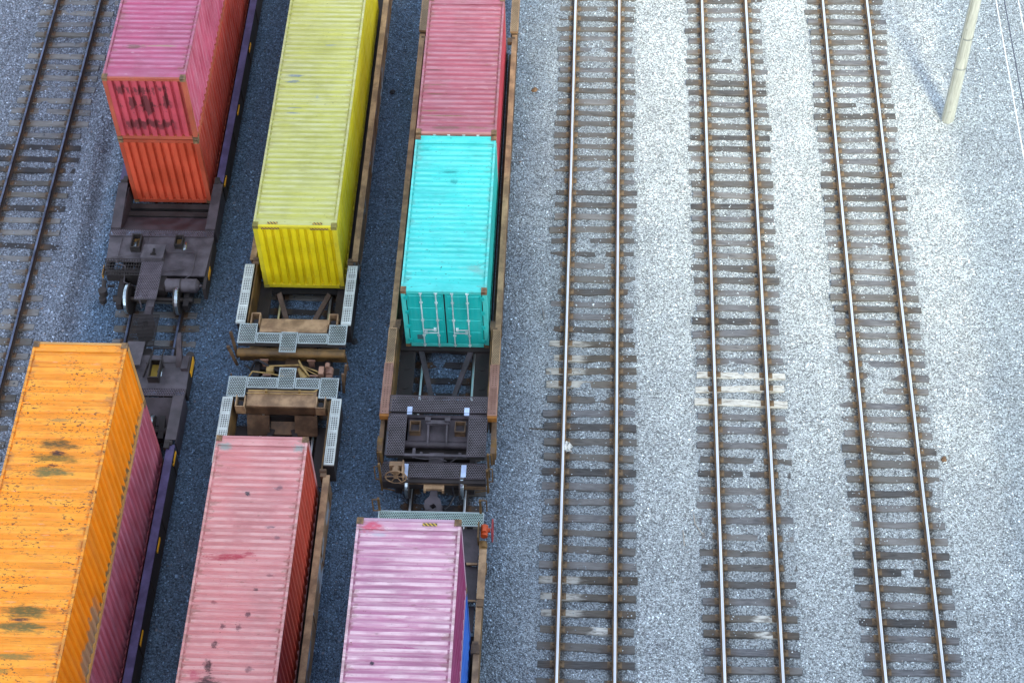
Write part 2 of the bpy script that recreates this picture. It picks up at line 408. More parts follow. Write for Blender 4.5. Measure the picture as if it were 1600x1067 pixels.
track('A', 'leftmost track with tarnished rails and some black tarred ties', ties(27.5, 53, .53, SPA, [W_grey, W_grey, W_brown]), None, M_headd, M_webd, M_plated)
track('B', 'track under the aubergine well cars, seen in the gap between them', ties(29.5, 35.5, .55, [], [W_brown, W_grey]), None, M_headd, M_webd, M_plated)
track('C', 'track under the brown well cars with galvanised walkways, seen through the empty well', ties(27.5, 36, .55, [], [W_brown, W_black]), None, M_head, M_webd, M_plated)
track('D', 'track under the brown well cars with the teal and lilac containers', ties(24.5, 34, .55, [], [W_brown, W_black]), None, M_head, M_webd, M_plated)
# ------------------------------------------------------------------ loose stones
N = 290000
px = rng.uniform(-21.5, 15.5, N); py = rng.uniform(20.5, 50, N)
keep = np.ones(N, bool)
for k_, xc in TX.items():
    for s in (-1, 1): keep &= np.abs(px-xc-s*.7525) > .10
    L = tie_pos[k_]; ty = np.array([a[0] for a in L]); tr = np.array([a[1] for a in L])
    j = np.abs(py[:, None]-ty[None, ::]).argmin(1) if len(ty) else None
    dy = np.abs(py-(ty[j]+tr[j]*(px-xc)))
    keep &= ~((np.abs(px-xc) < 1.33) & (dy < .12) & (rng.random(N) > .05))
for k_, g0, g1 in (('B', 29.5, 36.5), ('C', 27, 35.5), ('D', 23, 33)):
    keep &= ~((np.abs(px-TX[k_]) < 1.25) & ((py < g0) | (py > g1)))
px, py = px[keep], py[keep]; n = len(px)
pz = ground_h(px, py)
for k_, xc in TX.items():           # stones that lie on a tie
    L = tie_pos[k_]; ty = np.array([a[0] for a in L]); tr = np.array([a[1] for a in L])
    j = np.abs(py[:, None]-ty[None, :]).argmin(1); on = (np.abs(px-xc) < 1.3) & (np.abs(py-(ty[j]+tr[j]*(px-xc))) < .12)
    pz = np.where(on, np.maximum(pz, .004), pz)
base = np.array([(1, 0, 0), (0, 1, 0), (-1, 0, 0), (0, -1, 0), (0, 0, 1), (0, 0, -1)], float)
rad = rng.uniform(.013, .029, n)*np.where(rng.random(n) > .97, 1.5, 1)*np.where(px < -14.3, 1.4, np.where(px < -2, 1.18, 1.))
vv = base[None]*rng.uniform(.65, 1.35, (n, 6, 1))*rad[:, None, None]
vv += rng.normal(0, .22, (n, 6, 3))*rad[:, None, None]
a = rng.uniform(0, 6.283, n); ca, sa = np.cos(a)[:, None], np.sin(a)[:, None]
bx_ = vv[..., 0]*ca-vv[..., 1]*sa; by_ = vv[..., 0]*sa+vv[..., 1]*ca
vv = np.stack([bx_+px[:, None], by_+py[:, None], vv[..., 2]*.8+(pz+rad*.25)[:, None]], -1).reshape(-1, 3)
tri = np.array([(0, 1, 4), (1, 2, 4), (2, 3, 4), (3, 0, 4), (1, 0, 5), (2, 1, 5), (3, 2, 5), (0, 3, 5)])
ff = (tri[None]+6*np.arange(n)[:, None, None]).reshape(-1, 3)
st = np_mesh('gravel', vv, ff, M_stone, 3); tag(st, 'loose crushed stones scattered over the track bed', 'gravel', kind='stuff')
# ------------------------------------------------------------------ containers
HW = 1.219
def trapez(L0, L1, pitch, depth, frac=(.30, .20, .30, .20)):
    """(position, depth) pairs: outer flat, slope, inner flat, slope"""
    out = []; n = max(1, round((L1-L0)/pitch)); p = (L1-L0)/n
    for i in range(n):
        s = L0+i*p
        for fr, d in ((0, 0), (frac[0], 0), (frac[0]+frac[1], depth), (frac[0]+frac[1]+frac[2], depth)): out.append((s+fr*p, d))
    out.append((L1, 0)); return out
def casting(cx, cy, z0, z1):
    """corner casting with real apertures, outer corner at the container's corner"""
    import bmesh
    bm = bmesh.new(); wx, wy = .162, .178
    r = bmesh.ops.create_cube(bm, size=1)
    for v in bm.verts: v.co = Vector(((v.co.x)*wx, v.co.y*wy, v.co.z*(z1-z0)))
    for f in list(bm.faces):
        r = bmesh.ops.inset_individual(bm, faces=[f], thickness=.042)
        bmesh.ops.translate(bm, verts=f.verts, vec=-f.normal*.1)
    V_ = [(v.co.x+cx, v.co.y+cy, v.co.z+(z0+z1)/2) for v in bm.verts]; bm.verts.index_update()
    Fc = [[v.index for v in f.verts] for f in bm.faces]; bm.free()
    return V_, Fc
def container(label, xc, y0, L, z0, Ht, M, pitch=.209, roof_depth=.032, near='wall', group='shipping containers on the well cars', doors=None, far_hi=False, marks=None, ridge_frac=(.34, .16, .34, .16)):
    """M: dict roof, side, end, frame, casting"""
    c = thing('shipping_container', label, 'shipping container', (xc, y0, z0), 0, group)
    W = HW
    # roof: cross corrugations that stop short of the rails, with closed ends
    m = MB(); rows = [(.13, 0.), (.40, 0.)]
    for y, d in trapez(.40, L-.40, pitch, roof_depth, ridge_frac)[1:]: rows.append((y, d))
    rows += [(L-.13, 0.)]
    xsr = [(-W+.03, 0), (-W+.085, 0), (-W+.125, 1), (-W+.5, 1), (0, 1), (W-.5, 1), (W-.125, 1), (W-.085, 0), (W-.03, 0)]
    zt = Ht-.012
    dents = [(random.uniform(-.8, .8), random.uniform(.5, L-.5), random.uniform(.3, .7), random.uniform(-.012, .004)) for _ in range(int(L*1.2))]
    vs = []; fs = []
    for y, d in rows:
        for x, wgt in xsr:
            z = zt-roof_depth+d*wgt
            for (ax, ay, ar, ad) in dents:
                q = ((x-ax)**2+(y-ay)**2)/(ar*ar)
                if q < 4 and wgt: z += ad*math.exp(-q*1.5)
            vs.append((x, y, z))
    nx_ = len(xsr)
    for i in range(len(rows)-1):
        for j in range(nx_-1): fs.append((i*nx_+j, i*nx_+j+1, (i+1)*nx_+j+1, (i+1)*nx_+j))
    m.add(vs, fs)
    for sx_ in (-1, 1): m.box(sx_*(W-.006), sx_*(W-.066), .18, L-.18, Ht-.062, Ht-.004)
    for y in (0, L):
        s = 1 if y == 0 else -1
        m.slab([(-W+.05, y+s*.07, Ht-.02), (W-.05, y+s*.07, Ht-.02), (W-.05, y+s*.30, Ht-.018), (-W+.05, y+s*.30, Ht-.018)][::s], .004)
    m.build('roof', M['roof'], c)
    # corrugated sides
    for s in (-1, 1):
        m = MB(); pr_ = trapez(.16, L-.16, .278, .05, (.30, .20, .30, .20)); vs = []; fs = []
        for y, d in pr_:
            dd = d+random.uniform(-.003, .003)
            vs += [(s*(W-.012-dd), y, .14), (s*(W-.012-dd), y, Ht*.5), (s*(W-.012-dd), y, Ht-.045)]
        for i in range(len(pr_)-1):
            for q in (0, 1): fs.append((i*3+q, i*3+3+q, i*3+4+q, i*3+1+q))
        m.add(vs, fs); m.build('side_wall', M['side'], c)
    # corrugated end walls
    def endwall(y, s):
        m = MB(); pr_ = trapez(-W+.13, W-.13, .25, .085, (.54, .10, .22, .14)); vs = []; fs = []
        for x, d in pr_: vs += [(x, y+s*(.015+d), .12), (x, y+s*(.015+d), Ht-.10)]
        for i in range(len(pr_)-1): fs.append((i*2, i*2+2, i*2+3, i*2+1))
        m.add(vs, fs); return m.build('end_wall', M['end'], c)
    endwall(L, -1)
    if near == 'wall': endwall(0, 1)
    else: door_end(c, Ht, M, *(doors or ()))
    # frame: posts, rails, headers, header plates on the roof, floor
    m = MB()
    for sx_ in (-1, 1):
        for y in (0, L):
            s = 1 if y == 0 else -1
            m.box(sx_*(W-.004), sx_*(W-.13), y+s*.004, y+s*.15, .12, Ht-.12)
        m.box(sx_*(W-.006), sx_*(W-.05), .18, L-.18, .012, .15)
    for y in (0, L):
        s = 1 if y == 0 else -1
        m.box(-W+.16, W-.16, y+s*.008, y+s*.075, Ht-.115, Ht-.006)
        m.box(-W+.16, W-.16, y+s*.008, y+s*.11, .01, .13)
    m.box(-W+.06, W-.06, .12, L-.12, .10, .118)
    m.build('frame', M['frame'], c)
    for y in (0, L):
        s = 1 if y == 0 else -1
        for sx_ in (-1, 1):
            for z in ((0, .118), (Ht-.118, Ht+.004)):
                V_, F_ = casting(sx_*(W-.078), y+s*.086, *z); k = MB().add(V_, F_); k.build('corner_casting', M['casting'], c)
    if marks:
        for (x0, x1, y_, z_, on, mat) in marks:
            if on == 'end': MB().box(x0, x1, -.004, .0075, z_, z_+.075).build('hazard_stripe', mat, c)
            else: MB().box(x0, x1, y_, y_+.08, Ht-.006, Ht-.0035).build('hazard_stripe', mat, c)
    return c
def door_end(c, Ht, M, rodm=None, gasket=None, plate=None):
    W = HW
    g = MB(); g.box(-W+.13, W-.13, .05, .07, .13, Ht-.115); g.build('door_gasket', gasket, c)
    for s in (-1, 1):
        d = MB(); x0, x1 = s*.022, s*(W-.155)
        # panel with four raised fields between recessed bands
        d.box(x0, x1, .028, .049, .145, Ht-.13)
        zz = np.linspace(.20, Ht-.19, 5)
        for a, b in zip(zz[:-1], zz[1:]):
            d.hull8([(min(x0, x1)+.06, .012, a+.05), (max(x0, x1)-.06, .012, a+.05), (max(x0, x1)-.06, .029, a+.03), (min(x0, x1)+.06, .029, a+.03)],
                    [(min(x0, x1)+.06, .012, b-.05), (max(x0, x1)-.06, .012, b-.05), (max(x0, x1)-.06, .029, b-.03), (min(x0, x1)+.06, .029, b-.03)])
        dr = d.build('door', M['end'], c)
        for xr in (.23, .66):
            r = MB(); r.cyl((s*xr, -.022, .06), (s*xr, -.022, Ht-.06), .02, n=8)
            for z in (.10, .55, 1.25, Ht-.5, Ht-.09): r.box(s*xr-.045, s*xr+.045, -.012, .027, z-.03, z+.03)
            r.build('lock_rod', rodm, dr)
            h = MB(); e = .43; z = .72 if xr < .3 else .86
            xa, xb = (s*xr, s*(xr+.36)) if xr < .3 else (s*xr, s*(xr-.34))
            h.box(xa, xb, -.05, -.036, z-.02, z+.02); h.box(xb-.04, xb+.04, -.055, .02, z-.045, z+.045); h.build('handle', rodm, dr)
        for z in (.3, .95, Ht-.95, Ht-.3):
            hg = MB(); hg.box(s*(W-.205), s*(W-.075), -.012, .026, z-.055, z+.055); hg.cyl((s*(W-.14), -.012, z-.08), (s*(W-.14), -.012, z+.08), .018, n=6); hg.build('hinge', M['end'], dr)
        if s < 0 and plate:
            MB().box(-.86, -.66, -.002, .0115, .36, .56).build('placard', plate, dr)
M_hole = plain('casting_tan', hx('8a7150'), .7)
cast_r = worn('casting_rusty', hx('5f4a34'), .5, .75, col2=hx('7d6344'), scale=6)
hz = NT('hazard_stripes'); X = hz.sep(hz.obj())
s_ = hz.math('LESS_THAN', hz.math('FRACT', hz.math('MULTIPLY', hz.math('ADD', X[0], hz.math('ADD', X[2], X[1])), 11.)), .5)
M_haz = hz.fin(hz.mix(s_, hx('3a3528'), hx('c0a040')), .6)
M_rod = worn('galvanised_rod', hx('a9c9c9'), .15, .45, col2=hx('c8dedd'))
M_gask = plain('door_rubber', hx('15282a'), .8)
M_placard = plain('grey_placard', hx('3f6a6c'), .6)
def cset(n, col, roof, rfade, **kw):
    Ht = kw.pop('Ht'); ra = kw.pop('roof_kw', {}); sa = kw.pop('side_kw', {}); ea = kw.pop('end_kw', {})
    k = kw.pop('k', (1, 1, 1)); roof = tuple(min(.95, a*b) for a, b in zip(roof, k)); rfade = tuple(min(.95, a*b) for a, b in zip(rfade, k))
    ra.setdefault('edge', .42); M = {'roof': paint(n+'_roof_paint', roof, fade=rfade, ridge=Ht-.012, **ra),
         'side': paint(n+'_side_paint', kw.pop('side', col), streak='z', **sa), 'end': paint(n+'_end_paint', kw.pop('end', col), streak='z', **ea)}
    M['frame'] = paint(n+'_frame_paint', kw.pop('frame', col), dirt=.3, streak='z'); M['casting'] = kw.pop('casting', cast_r)
    return M
OX = TX['B']-.01
red = cset('rose', k=(.65, .52, .56), col=hx('b5374f'), roof=hx('c46487'), rfade=hx('d694b0'), Ht=2.53, side=hx('b8506c'), end=hx('b23048'), frame=hx('a5503a'),
           roof_kw=dict(fade_amt=.55, specks=.12, fine=.35, dirt=.08, spots=((-.5, 1.35, .35, .10, hx('6b5148'), .8), (.3, 1.38, .6, .05, hx('8f8b62'), .6))),
           side_kw=dict(fade=hx('cc8299'), fade_amt=.6, dirt=.1),
           end_kw=dict(dirt=.1, spots=tuple((x, .0, .16, 9, hx('4a1c1e'), .0) for x in ())))
# painted-over lettering on the rose end wall
def blotch(name, base, dark):
    t = NT(name); p = t.obj(); X = t.sep(p)
    big = t.noise(p, 1.1, 5); c = t.mix(t.rng(big, .3, .7), tuple(v*.85 for v in base), tuple(min(1, v*1.15) for v in base))
    inx = t.math('MULTIPLY', t.rng(X[0], -.98, -.9), t.rng(X[0], .55, .75, 1, 0)); inz = t.math('MULTIPLY', t.rng(X[2], .42, .55), t.rng(X[2], 2.1, 2.25, 1, 0))
    n1 = t.noise(t.map(p, (1.9, .2, 1.5), (3.7, 0, 1.4)), 1.55, 3, .55)
    m = t.math('MULTIPLY', t.math('MULTIPLY', inx, inz), t.rng(n1, .50, .57, 0, .85))
    row = t.rng(t.math('ABSOLUTE', t.math('SUBTRACT', X[2], 2.0)), .1, .2, 1, 0)
    m = t.math('MAXIMUM', m, t.math('MULTIPLY', t.math('MULTIPLY', row, inx), t.rng(t.noise(t.map(p, (5, 1, 2)), 1.2, 3), .46, .54, 0, .8)))
    row2 = t.rng(t.math('ABSOLUTE', t.math('SUBTRACT', X[2], .58)), .12, .22, 1, 0)
    m = t.math('MAXIMUM', m, t.math('MULTIPLY', t.math('MULTIPLY', row2, inx), t.rng(t.noise(t.map(p, (3, 1, 2), (5, 0, 0)), 1.2, 3), .42, .5, 0, .75)))
    c = t.mix(m, c, dark)
    c = t.mix(t.rng(X[0], .93, 1.02, 0, .5), c, hx('9c4a2c'))
    t.bump(t.noise(p, 26, 3), .12, .01)
    return t.fin(c, .55)
red['end'] = blotch('rose_end_blotched', hx('b24450'), hx('54282a'))
container('rose pink container topmost on the orange red one, dark blotches on its end wall', OX, 37.87, 12.19, 3.43, 2.53, red)
ored = cset('red_orange', hx('bf4a2e'), hx('b8401f'), hx('c05a3a'), Ht=2.79, side=hx('a83a2e'), frame=hx('a0422a'), side_kw=dict(fade=hx('b86a62'), fade_amt=.5, dirt=.2), end_kw=dict(dirt=.15))
container('plain orange red container at the bottom of its stack, under the rose pink one', OX, 37.85, 12.19, .62, 2.79, ored)
ol = 12.19
ora = cset('orange', hx('d9800f'), hx('d98a16'), hx('dd9f45'), k=(1.15, .96, .4), Ht=2.52, side=hx('d97a0a'), frame=hx('b88a4a'),
           roof_kw=dict(fade_amt=.7, specks=1.05, dirt=.12, spec_col=hx('3f281e'), streak_dark=.2, dashes=.95,
                        spots=tuple((OX*0+x, y, rx, ry, cc, a) for x, y, rx, ry, cc, a in (
                            (.0, 9.0, .62, .2, hx('58420f'), .95), (.0, 8.6, .72, .19, hx('6e5712'), .9), (-.08, 8.22, .62, .19, hx('5d5c2c'), .9), (.05, 8.78, .22, .09, hx('3c1f1a'), .95), (.0, 8.42, .2, .04, hx('3c1f1a'), .9), (-.1, 9.75, .32, .07, hx('7b7044'), .6),
                            (.1, 4.35, .7, .2, hx('5c521c'), .95), (.0, 3.95, .8, .18, hx('575728'), .9), (.05, 4.15, .3, .05, hx('3c1f1a'), .9), (.1, 3.2, .6, .1, hx('6c6a34'), .8), (-.2, 2.85, .5, .1, hx('6c6a34'), .7), (.8, 4.4, .12, .1, hx('c06a10'), .8), (.75, 6.4, .2, .12, hx('c8781e'), .7)))),
           side_kw=dict(fade=hx('df8e2c'), fade_amt=.4, dirt=.06), end_kw=dict(dirt=.15))
# side: scraped teal grey along its lower edge
def scraped(name, base):
    t = NT(name); p = t.obj(); X = t.sep(p)
    n1 = t.noise(t.map(p, (1, 1.1, .4)), 1.6, 6, .65)
    c = t.mix(t.rng(n1, .3, .7), tuple(v*.86 for v in base), tuple(min(1, v*1.12) for v in base))
    c = t.mix(t.rng(t.noise(t.map(p, (1, 4, .3), (4, 2, 7)), 1.3, 5), .5, .7, 0, .3), c, hx('e0a04c'))
    h = t.math('ADD', X[2], t.math('MULTIPLY', t.math('SUBTRACT', t.noise(t.map(p, (1, 7, .5)), 1.5, 4), .5), .9))
    inn_ = t.math('MULTIPLY', t.rng(X[1], 3.2, 3.6), t.rng(X[1], 11.2, 11.8, 1, 0))
    c = t.mix(t.math('MULTIPLY', t.rng(h, .18, .32, .85, 0), inn_), c, hx('56624f'))
    h2 = t.math('ADD', X[2], t.math('MULTIPLY', t.math('SUBTRACT', t.noise(t.map(p, (1, 2.2, 1.5)), 1.5, 5, .7), .5), 1.2))
    in2 = t.math('MULTIPLY', t.rng(X[1], 3.6, 4.0), t.rng(X[1], 5.4, 5.9, 1, 0))
    c = t.mix(t.math('MULTIPLY', t.rng(h2, .7, .9, .8, 0), in2), c, hx('9a8a72'))
    t.bump(t.noise(p, 26, 3), .12, .01)
    return t.fin(c, .5)
ora['side'] = scraped('orange_side_scraped', hx('ef8c06'))
container('orange container with rust specks and olive stains on its roof, topmost on the pink one', OX, 28.2-ol, ol, 3.5, 2.52, ora, pitch=.395, roof_depth=.028, ridge_frac=(.42, .08, .42, .08))
mar = cset('dusty_pink', hx('a94e5e'), hx('a94e5e'), hx('b98090'), Ht=2.86, side=hx('b05a6c'), frame=hx('a85460'), side_kw=dict(fade=hx('bb8094'), fade_amt=.65, dirt=.2))
container('dusty pink container at the bottom of its stack, under the orange one', OX, 28.2-ol, ol, .62, 2.86, mar)
yel = cset('yellow', hx('c0b010'), hx('b9bb62'), hx('c9cc9c'), k=(.87, .87, .74), Ht=2.79, side=hx('c3b814'), end=hx('e3d00a'), frame=hx('cbbd24'), casting=worn('casting_yellow', hx('6f682c'), .4, .7, col2=hx('8c843f')),
           roof_kw=dict(fade_amt=.55, specks=.35, edge=.22, dirt=.14, streak_dark=.3, dashes=.35, spec_col=hx('5c5a44'), spots=((-.58, 4.6, .28, .05, hx('66788a'), .75), (-.52, 4.82, .3, .05, hx('66788a'), .75), (-.72, 5.95, .28, .05, hx('66788a'), .75), (-.68, 6.2, .32, .05, hx('62748a'), .8), (.3, 7.6, .2, .05, hx('8495a0'), .6), (.1, 5.3, .07, .1, hx('8a9a9a'), .6))),
           side_kw=dict(fade=hx('cdc84c'), fade_amt=.5, dirt=.16, streak_dark=.2), end_kw=dict(dirt=.18, streak_dark=.25))
container('yellow container with black and yellow hazard stripes at its top corners', TX['C'], 34.53, 12.19, .6, 2.79, yel,
          marks=[(-.98, -.45, 0, 2.79-.13, 'end', M_haz), (.45, .98, 0, 2.79-.13, 'end', M_haz), (-.8, -.5, .10, 0, 'top', M_haz), (.52, .8, .10, 0, 'top', M_haz)])
pk = cset('salmon', hx('b04a3c'), hx('be7a84'), hx('cf9fa8'), k=(1.06, 1.08, .92), Ht=2.8, side=hx('b2402c'), frame=hx('b87f80'),
          roof_kw=dict(fade_amt=.5, specks=.15, dirt=.08, fine=.15, spots=(
              (-.95, 11.85, .22, .16, hx('8a9c98'), .85), (1.02, 11.85, .2, .16, hx('8a9c98'), .8), (-.17, 10.4, .1, .07, hx('3c3a44'), .95),
              (-.45, 8.5, .62, .13, hx('a8384a'), .9), (.1, 8.62, .15, .1, hx('a8384a'), .8), (.62, 10.6, .12, .08, hx('5a4a58'), .7), (.55, 9.4, .14, .06, hx('5a4a58'), .6), (.75, 9.1, .1, .06, hx('5a4a58'), .6), (.4, 7.6, .07, .06, hx('4a2830'), .8), (-.6, 7.2, .1, .05, hx('7a3a44'), .6), (.7, 8.0, .1, .06, hx('5c3640'), .6), (-.5, 5.45, .13, .2, hx('3a2026'), .9), (-.42, 6.05, .1, .12, hx('4a2830'), .85), (-.45, 5.0, .35, .2, hx('3a2026'), .9), (.1, 6.5, .1, .12, hx('5c3640'), .8), (.3, 6.9, .09, .1, hx('5c3640'), .8), (-.3, 6.55, .08, .1, hx('5c3640'), .8), (.5, 5.4, .12, .1, hx('6a424c'), .7), (-.8, 5.2, .2, .15, hx('b8566a'), .8))),
          side_kw=dict(fade=hx('bc6450'), fade_amt=.4, dirt=.12))
container('pale salmon pink container with a dark round spot and stained roof, behind the yellow one', TX['C'], 27.19-12.19, 12.19, .62, 2.8, pk,
          marks=[])
DX = TX['D']
te = cset('teal', hx('0d9c98'), hx('3fc9bf'), hx('74dcd2'), k=(.66, .92, .95), Ht=2.56, side=hx('18a09c'), end=hx('06b6b0'), frame=hx('45c4bc'),
          roof_kw=dict(fade_amt=.6, specks=.5, edge=.25, dirt=.10, streak_dark=.22, dashes=.5, fine=.3, spec_col=hx('2a4a4a'), spots=((-.1, 4.6, .28, .09, hx('0f8f8c'), .9), (.05, 4.2, .12, .14, hx('0f8f8c'), .8), (-.4, 3.7, .35, .05, hx('1fa6a0'), .6), (.85, .9, .3, .2, hx('7aa8a0'), .6), (-.9, 5.5, .2, .12, hx('1f9f98'), .6), (.3, 1.9, .3, .06, hx('2aa8a4'), .6))),
          end_kw=dict(fade=hx('3ab8b2'), fade_amt=.5, dirt=.12, streak_dark=.2))
container('turquoise twenty foot container showing its double doors and lock rods', DX-.01, 32.41, 6.06, .6, 2.56, te, near='door', doors=(M_rod, M_gask, M_placard))
ros = cset('brick_rose', hx('a53a48'), hx('b45a6c'), hx('c98a98'), k=(.66, .68, .68), Ht=2.6, frame=hx('b07a74'),
           roof_kw=dict(fade_amt=.5, specks=.1, dirt=.08, fine=.4, spots=((-.3, .25, .5, .1, hx('6f5148'), .85), (.6, .28, .5, .09, hx('7a5a4a'), .7), (-.4, .75, .9, .035, hx('6e5a38'), .8), (-.9, .95, .5, .035, hx('7e6a48'), .7), (-.75, 1.7, .4, .04, hx('6a4a38'), .8), (-.8, 2.1, .4, .03, hx('7a6448'), .7), (-.85, 2.75, .35, .03, hx('55403e'), .8))))
container('faded brick pink twenty foot container sharing a car with the turquoise one', DX-.01, 38.53, 6.06, .6, 2.6, ros, near='door', doors=(M_rod, M_gask, None))
pu = cset('lilac', hx('93396c'), hx('a674a0'), hx('d2bfdc'), k=(1.08, .97, .77), Ht=3.1, side=hx('8c2f60'), frame=hx('b08fa2'),
          roof_kw=dict(fade_amt=.55, specks=.2, dirt=.05, fine=.3, spots=((-.85, 11.95, .35, .16, hx('c04a60'), .85), (-.7, 11.75, .2, .1, hx('a8a4b0'), .7), (-.55, 8.45, .07, .06, hx('2f2a38'), .95), (.15, 8.85, .4, .05, hx('9c4a78'), .7))),
          side_kw=dict(fade=hx('9c5080'), fade_amt=.4, dirt=.1))
container('lilac container with a red patch by its corner, topmost on the blue one', DX, 22.6-12.19, 12.19, 3.76, 3.1, pu, marks=[(.32, .66, 12.19-.19, 0, 'top', M_haz)])
bl = cset('blue', hx('2456b0'), hx('2456b0'), hx('5a7cc0'), Ht=3.0, side=hx('2a64c4'), frame=hx('2456a4'), side_kw=dict(fade=hx('4a80d4'), fade_amt=.4, dirt=.08))
container('blue container at the bottom of its stack, mostly hidden under the lilac one', DX, 22.6-12.19, 12.19, .72, 3.0, bl)
# ------------------------------------------------------------------ well cars
aub = hx('4b4350')
C_dark = worn('aubergine_steel', hx('302b30'), .25, .55, col2=hx('403a40'), rcol=hx('3a2c2a'))
C_darker = worn('sooty_steel', hx('1f1b1b'), .35, .7, col2=hx('2b2626'), rcol=hx('201a18'))
C_pur = worn('purple_sill_paint', hx('3d3760'), .2, .5, col2=hx('4c466f'), rcol=hx('302838'))
C_grey = worn('dusty_grey_plate', hx('3a363c'), .2, .6, col2=hx('4c484e'), rcol=hx('4a3f3a'))
C_brown = worn('brown_steel', hx('4c3b2a'), .35, .65, col2=hx('65503a'), rcol=hx('44311f'))
C_tan = worn('tan_worn_steel', hx('80664a'), .3, .65, col2=hx('9c8262'), rcol=hx('5a3c22'))
C_tana = worn('ochre_steel', hx('4f3b1c'), .3, .6, col2=hx('6d532b'), rcol=hx('4a321a'))
C_rustp = worn('rust_brown_plate', hx('7d5c50'), .3, .7, col2=hx('94735f'), rcol=hx('8a5a2c'))
C_yellow = plain('yellow_reflector', hx('e0a408'), .45)
C_black = plain('recess_shade_black', hx('0d0c0d'), .9)  # near-black colour put in for the shade of holes, slots and gaps
C_hose = plain('black_rubber_hose', hx('22242a'), .6)
C_wheel = worn('wheel_steel', hx('2a2523'), .3, .6, col2=hx('3a3430'), rcol=hx('3f2a1c'))
C_tread = plain('polished_tread', hx('a4b4bc'), .25, .9)
C_orange = plain('orange_valve_paint', hx('b8481a'), .5)
C_red = plain('red_wheel_paint', hx('8a2c32'), .5)
C_pipe = worn('ochre_pipe', hx('8c7340'), .2, .5, col2=hx('a68c56'))
C_stick = plain('pale_blue_sticker', hx('a9bddc'), .5)
G_white = grate('galvanised_side_walk', hx('c2cdca'), hx('a0aaa8'), .062, .062, .022, band=.55, slot=True)
G_blue = grate('galvanised_cross_walk', hx('a3b2b2'), hx('83928f'), .068, .056, .0265)
G_edge = plain('galvanised_edge', hx('a9b8ba'), .45, .2)
G_dark = grate('dark_perforated_walk', hx('68636a'), hx('4a4549'), .066, .055, .026)
G_aub = grate('aubergine_perforated_walk', hx('69626c'), hx('4e4750'), .07, .055, .026)
G_tan = grate('tan_perforated_walk', hx('9c8768'), hx('7b664c'), .055, .045, .019)
G_rust = grate('rust_slotted_walk', hx('8a6a5c'), hx('755446'), .08, .075, .02, band=.42, slot=True)
G_teal = grate('pale_teal_perforated_walk', hx('9fb8b2'), hx('8aa39e'), .06, .05, .022)
# graffiti-stained outer face of the brown sills
t = NT('tan_sill_sprayed'); p = t.obj(); X = t.sep(p)
c = t.mix(t.rng(t.noise(p, 2.2, 6, .62), .35, .68), hx('6b543c'), hx('8a7052'))
c = t.mix(t.rng(t.noise(t.map(p, (1, .8, 2)), 1.1, 6, .65), .54, .62, 0, .8), c, hx('93a8bc'))
C_spray = t.fin(c, .6)
C_brace = worn('brace_brown', hx('473b38'), .25, .65, col2=hx('594b46'))
class Car:
    """helper that places shapes given relative to the car's end (x across, y into the car) with the car possibly turned round"""
    def __init__(s, root, flip): s.r = root; s.fl = flip
    def mb(s): return MB(flip=s.fl)
    def b(s, name, mat, *boxes, parent=None, label=None):
        m = s.mb()
        for q in boxes: m.box(*q)
        return m.build(name, mat, parent or s.r, label)
    def grating(s, name, mat, pts, t=.03, edge=None, parent=None):
        """flat perforated plate x0,x1,y0,y1,z with a folded rim"""
        x0, x1, y0, y1, z = pts; e = .022
        o = s.mb().box(x0+e, x1-e, y0+e, y1-e, z-.008, z).build(name, mat, parent or s.r)
        m = s.mb(); m.box(x0, x0+e, y0, y1, z-t, z+.003); m.box(x1-e, x1, y0, y1, z-t, z+.003); m.box(x0+e, x1-e, y0, y0+e, z-t, z+.003); m.box(x0+e, x1-e, y1-e, y1, z-t, z+.003)
        m.build('rim', edge or C_grey, o); return o
def bogie(car, yc, mat=None, brake=True):
    """two-axle truck centred yc from the car end"""
    mat = mat or C_darker; m = car.mb()
    for s in (-1, 1):
        m.prism_x([(yc-1.15, .46), (yc-.95, .34), (yc-.3, .25), (yc+.3, .25), (yc+.95, .34), (yc+1.15, .46), (yc+1.15, .70), (yc+.5, .80), (yc-.5, .80), (yc-1.15, .70)], s*.93, s*1.09)
        for q in (-.88, .88): m.cyl((s*.92, yc+q, .64), (s*1.2, yc+q, .64), .11, n=10)
    m.box(-1.0, 1.0, yc-.17, yc+.17, .42, .74)
    for q in (-.35, .35): m.box(-.95, .95, yc+q*.95-.05, yc+q*.95+.05, .40, .52)
    b = m.build('bogie', mat, car.r)
    for q in (-.88, .88):
        a = car.mb().cyl((-.9, yc+q, .645), (.9, yc+q, .645), .075, n=10).build('axle', C_wheel, b)
        for s in (-1, 1):
            w_ = car.mb(); w_.lathe_x([(s*-.07, .12), (s*-.07, .475), (s*-.035, .48), (s*-.025, .458)], s*.7525, yc+q, .648); w_.lathe_x([(s*.062, .44), (s*.07, .40), (s*.03, .2), (s*.07, .12)], s*.7525, yc+q, .648)
            wo = w_.build('wheel', C_wheel, b)
            tr_ = car.mb(); tr_.lathe_x([(s*-.025, .459), (s*.045, .456), (s*.0615, .442)], s*.7525, yc+q, .648); o = tr_.build('wheel_tread', C_tread, b)
    return b
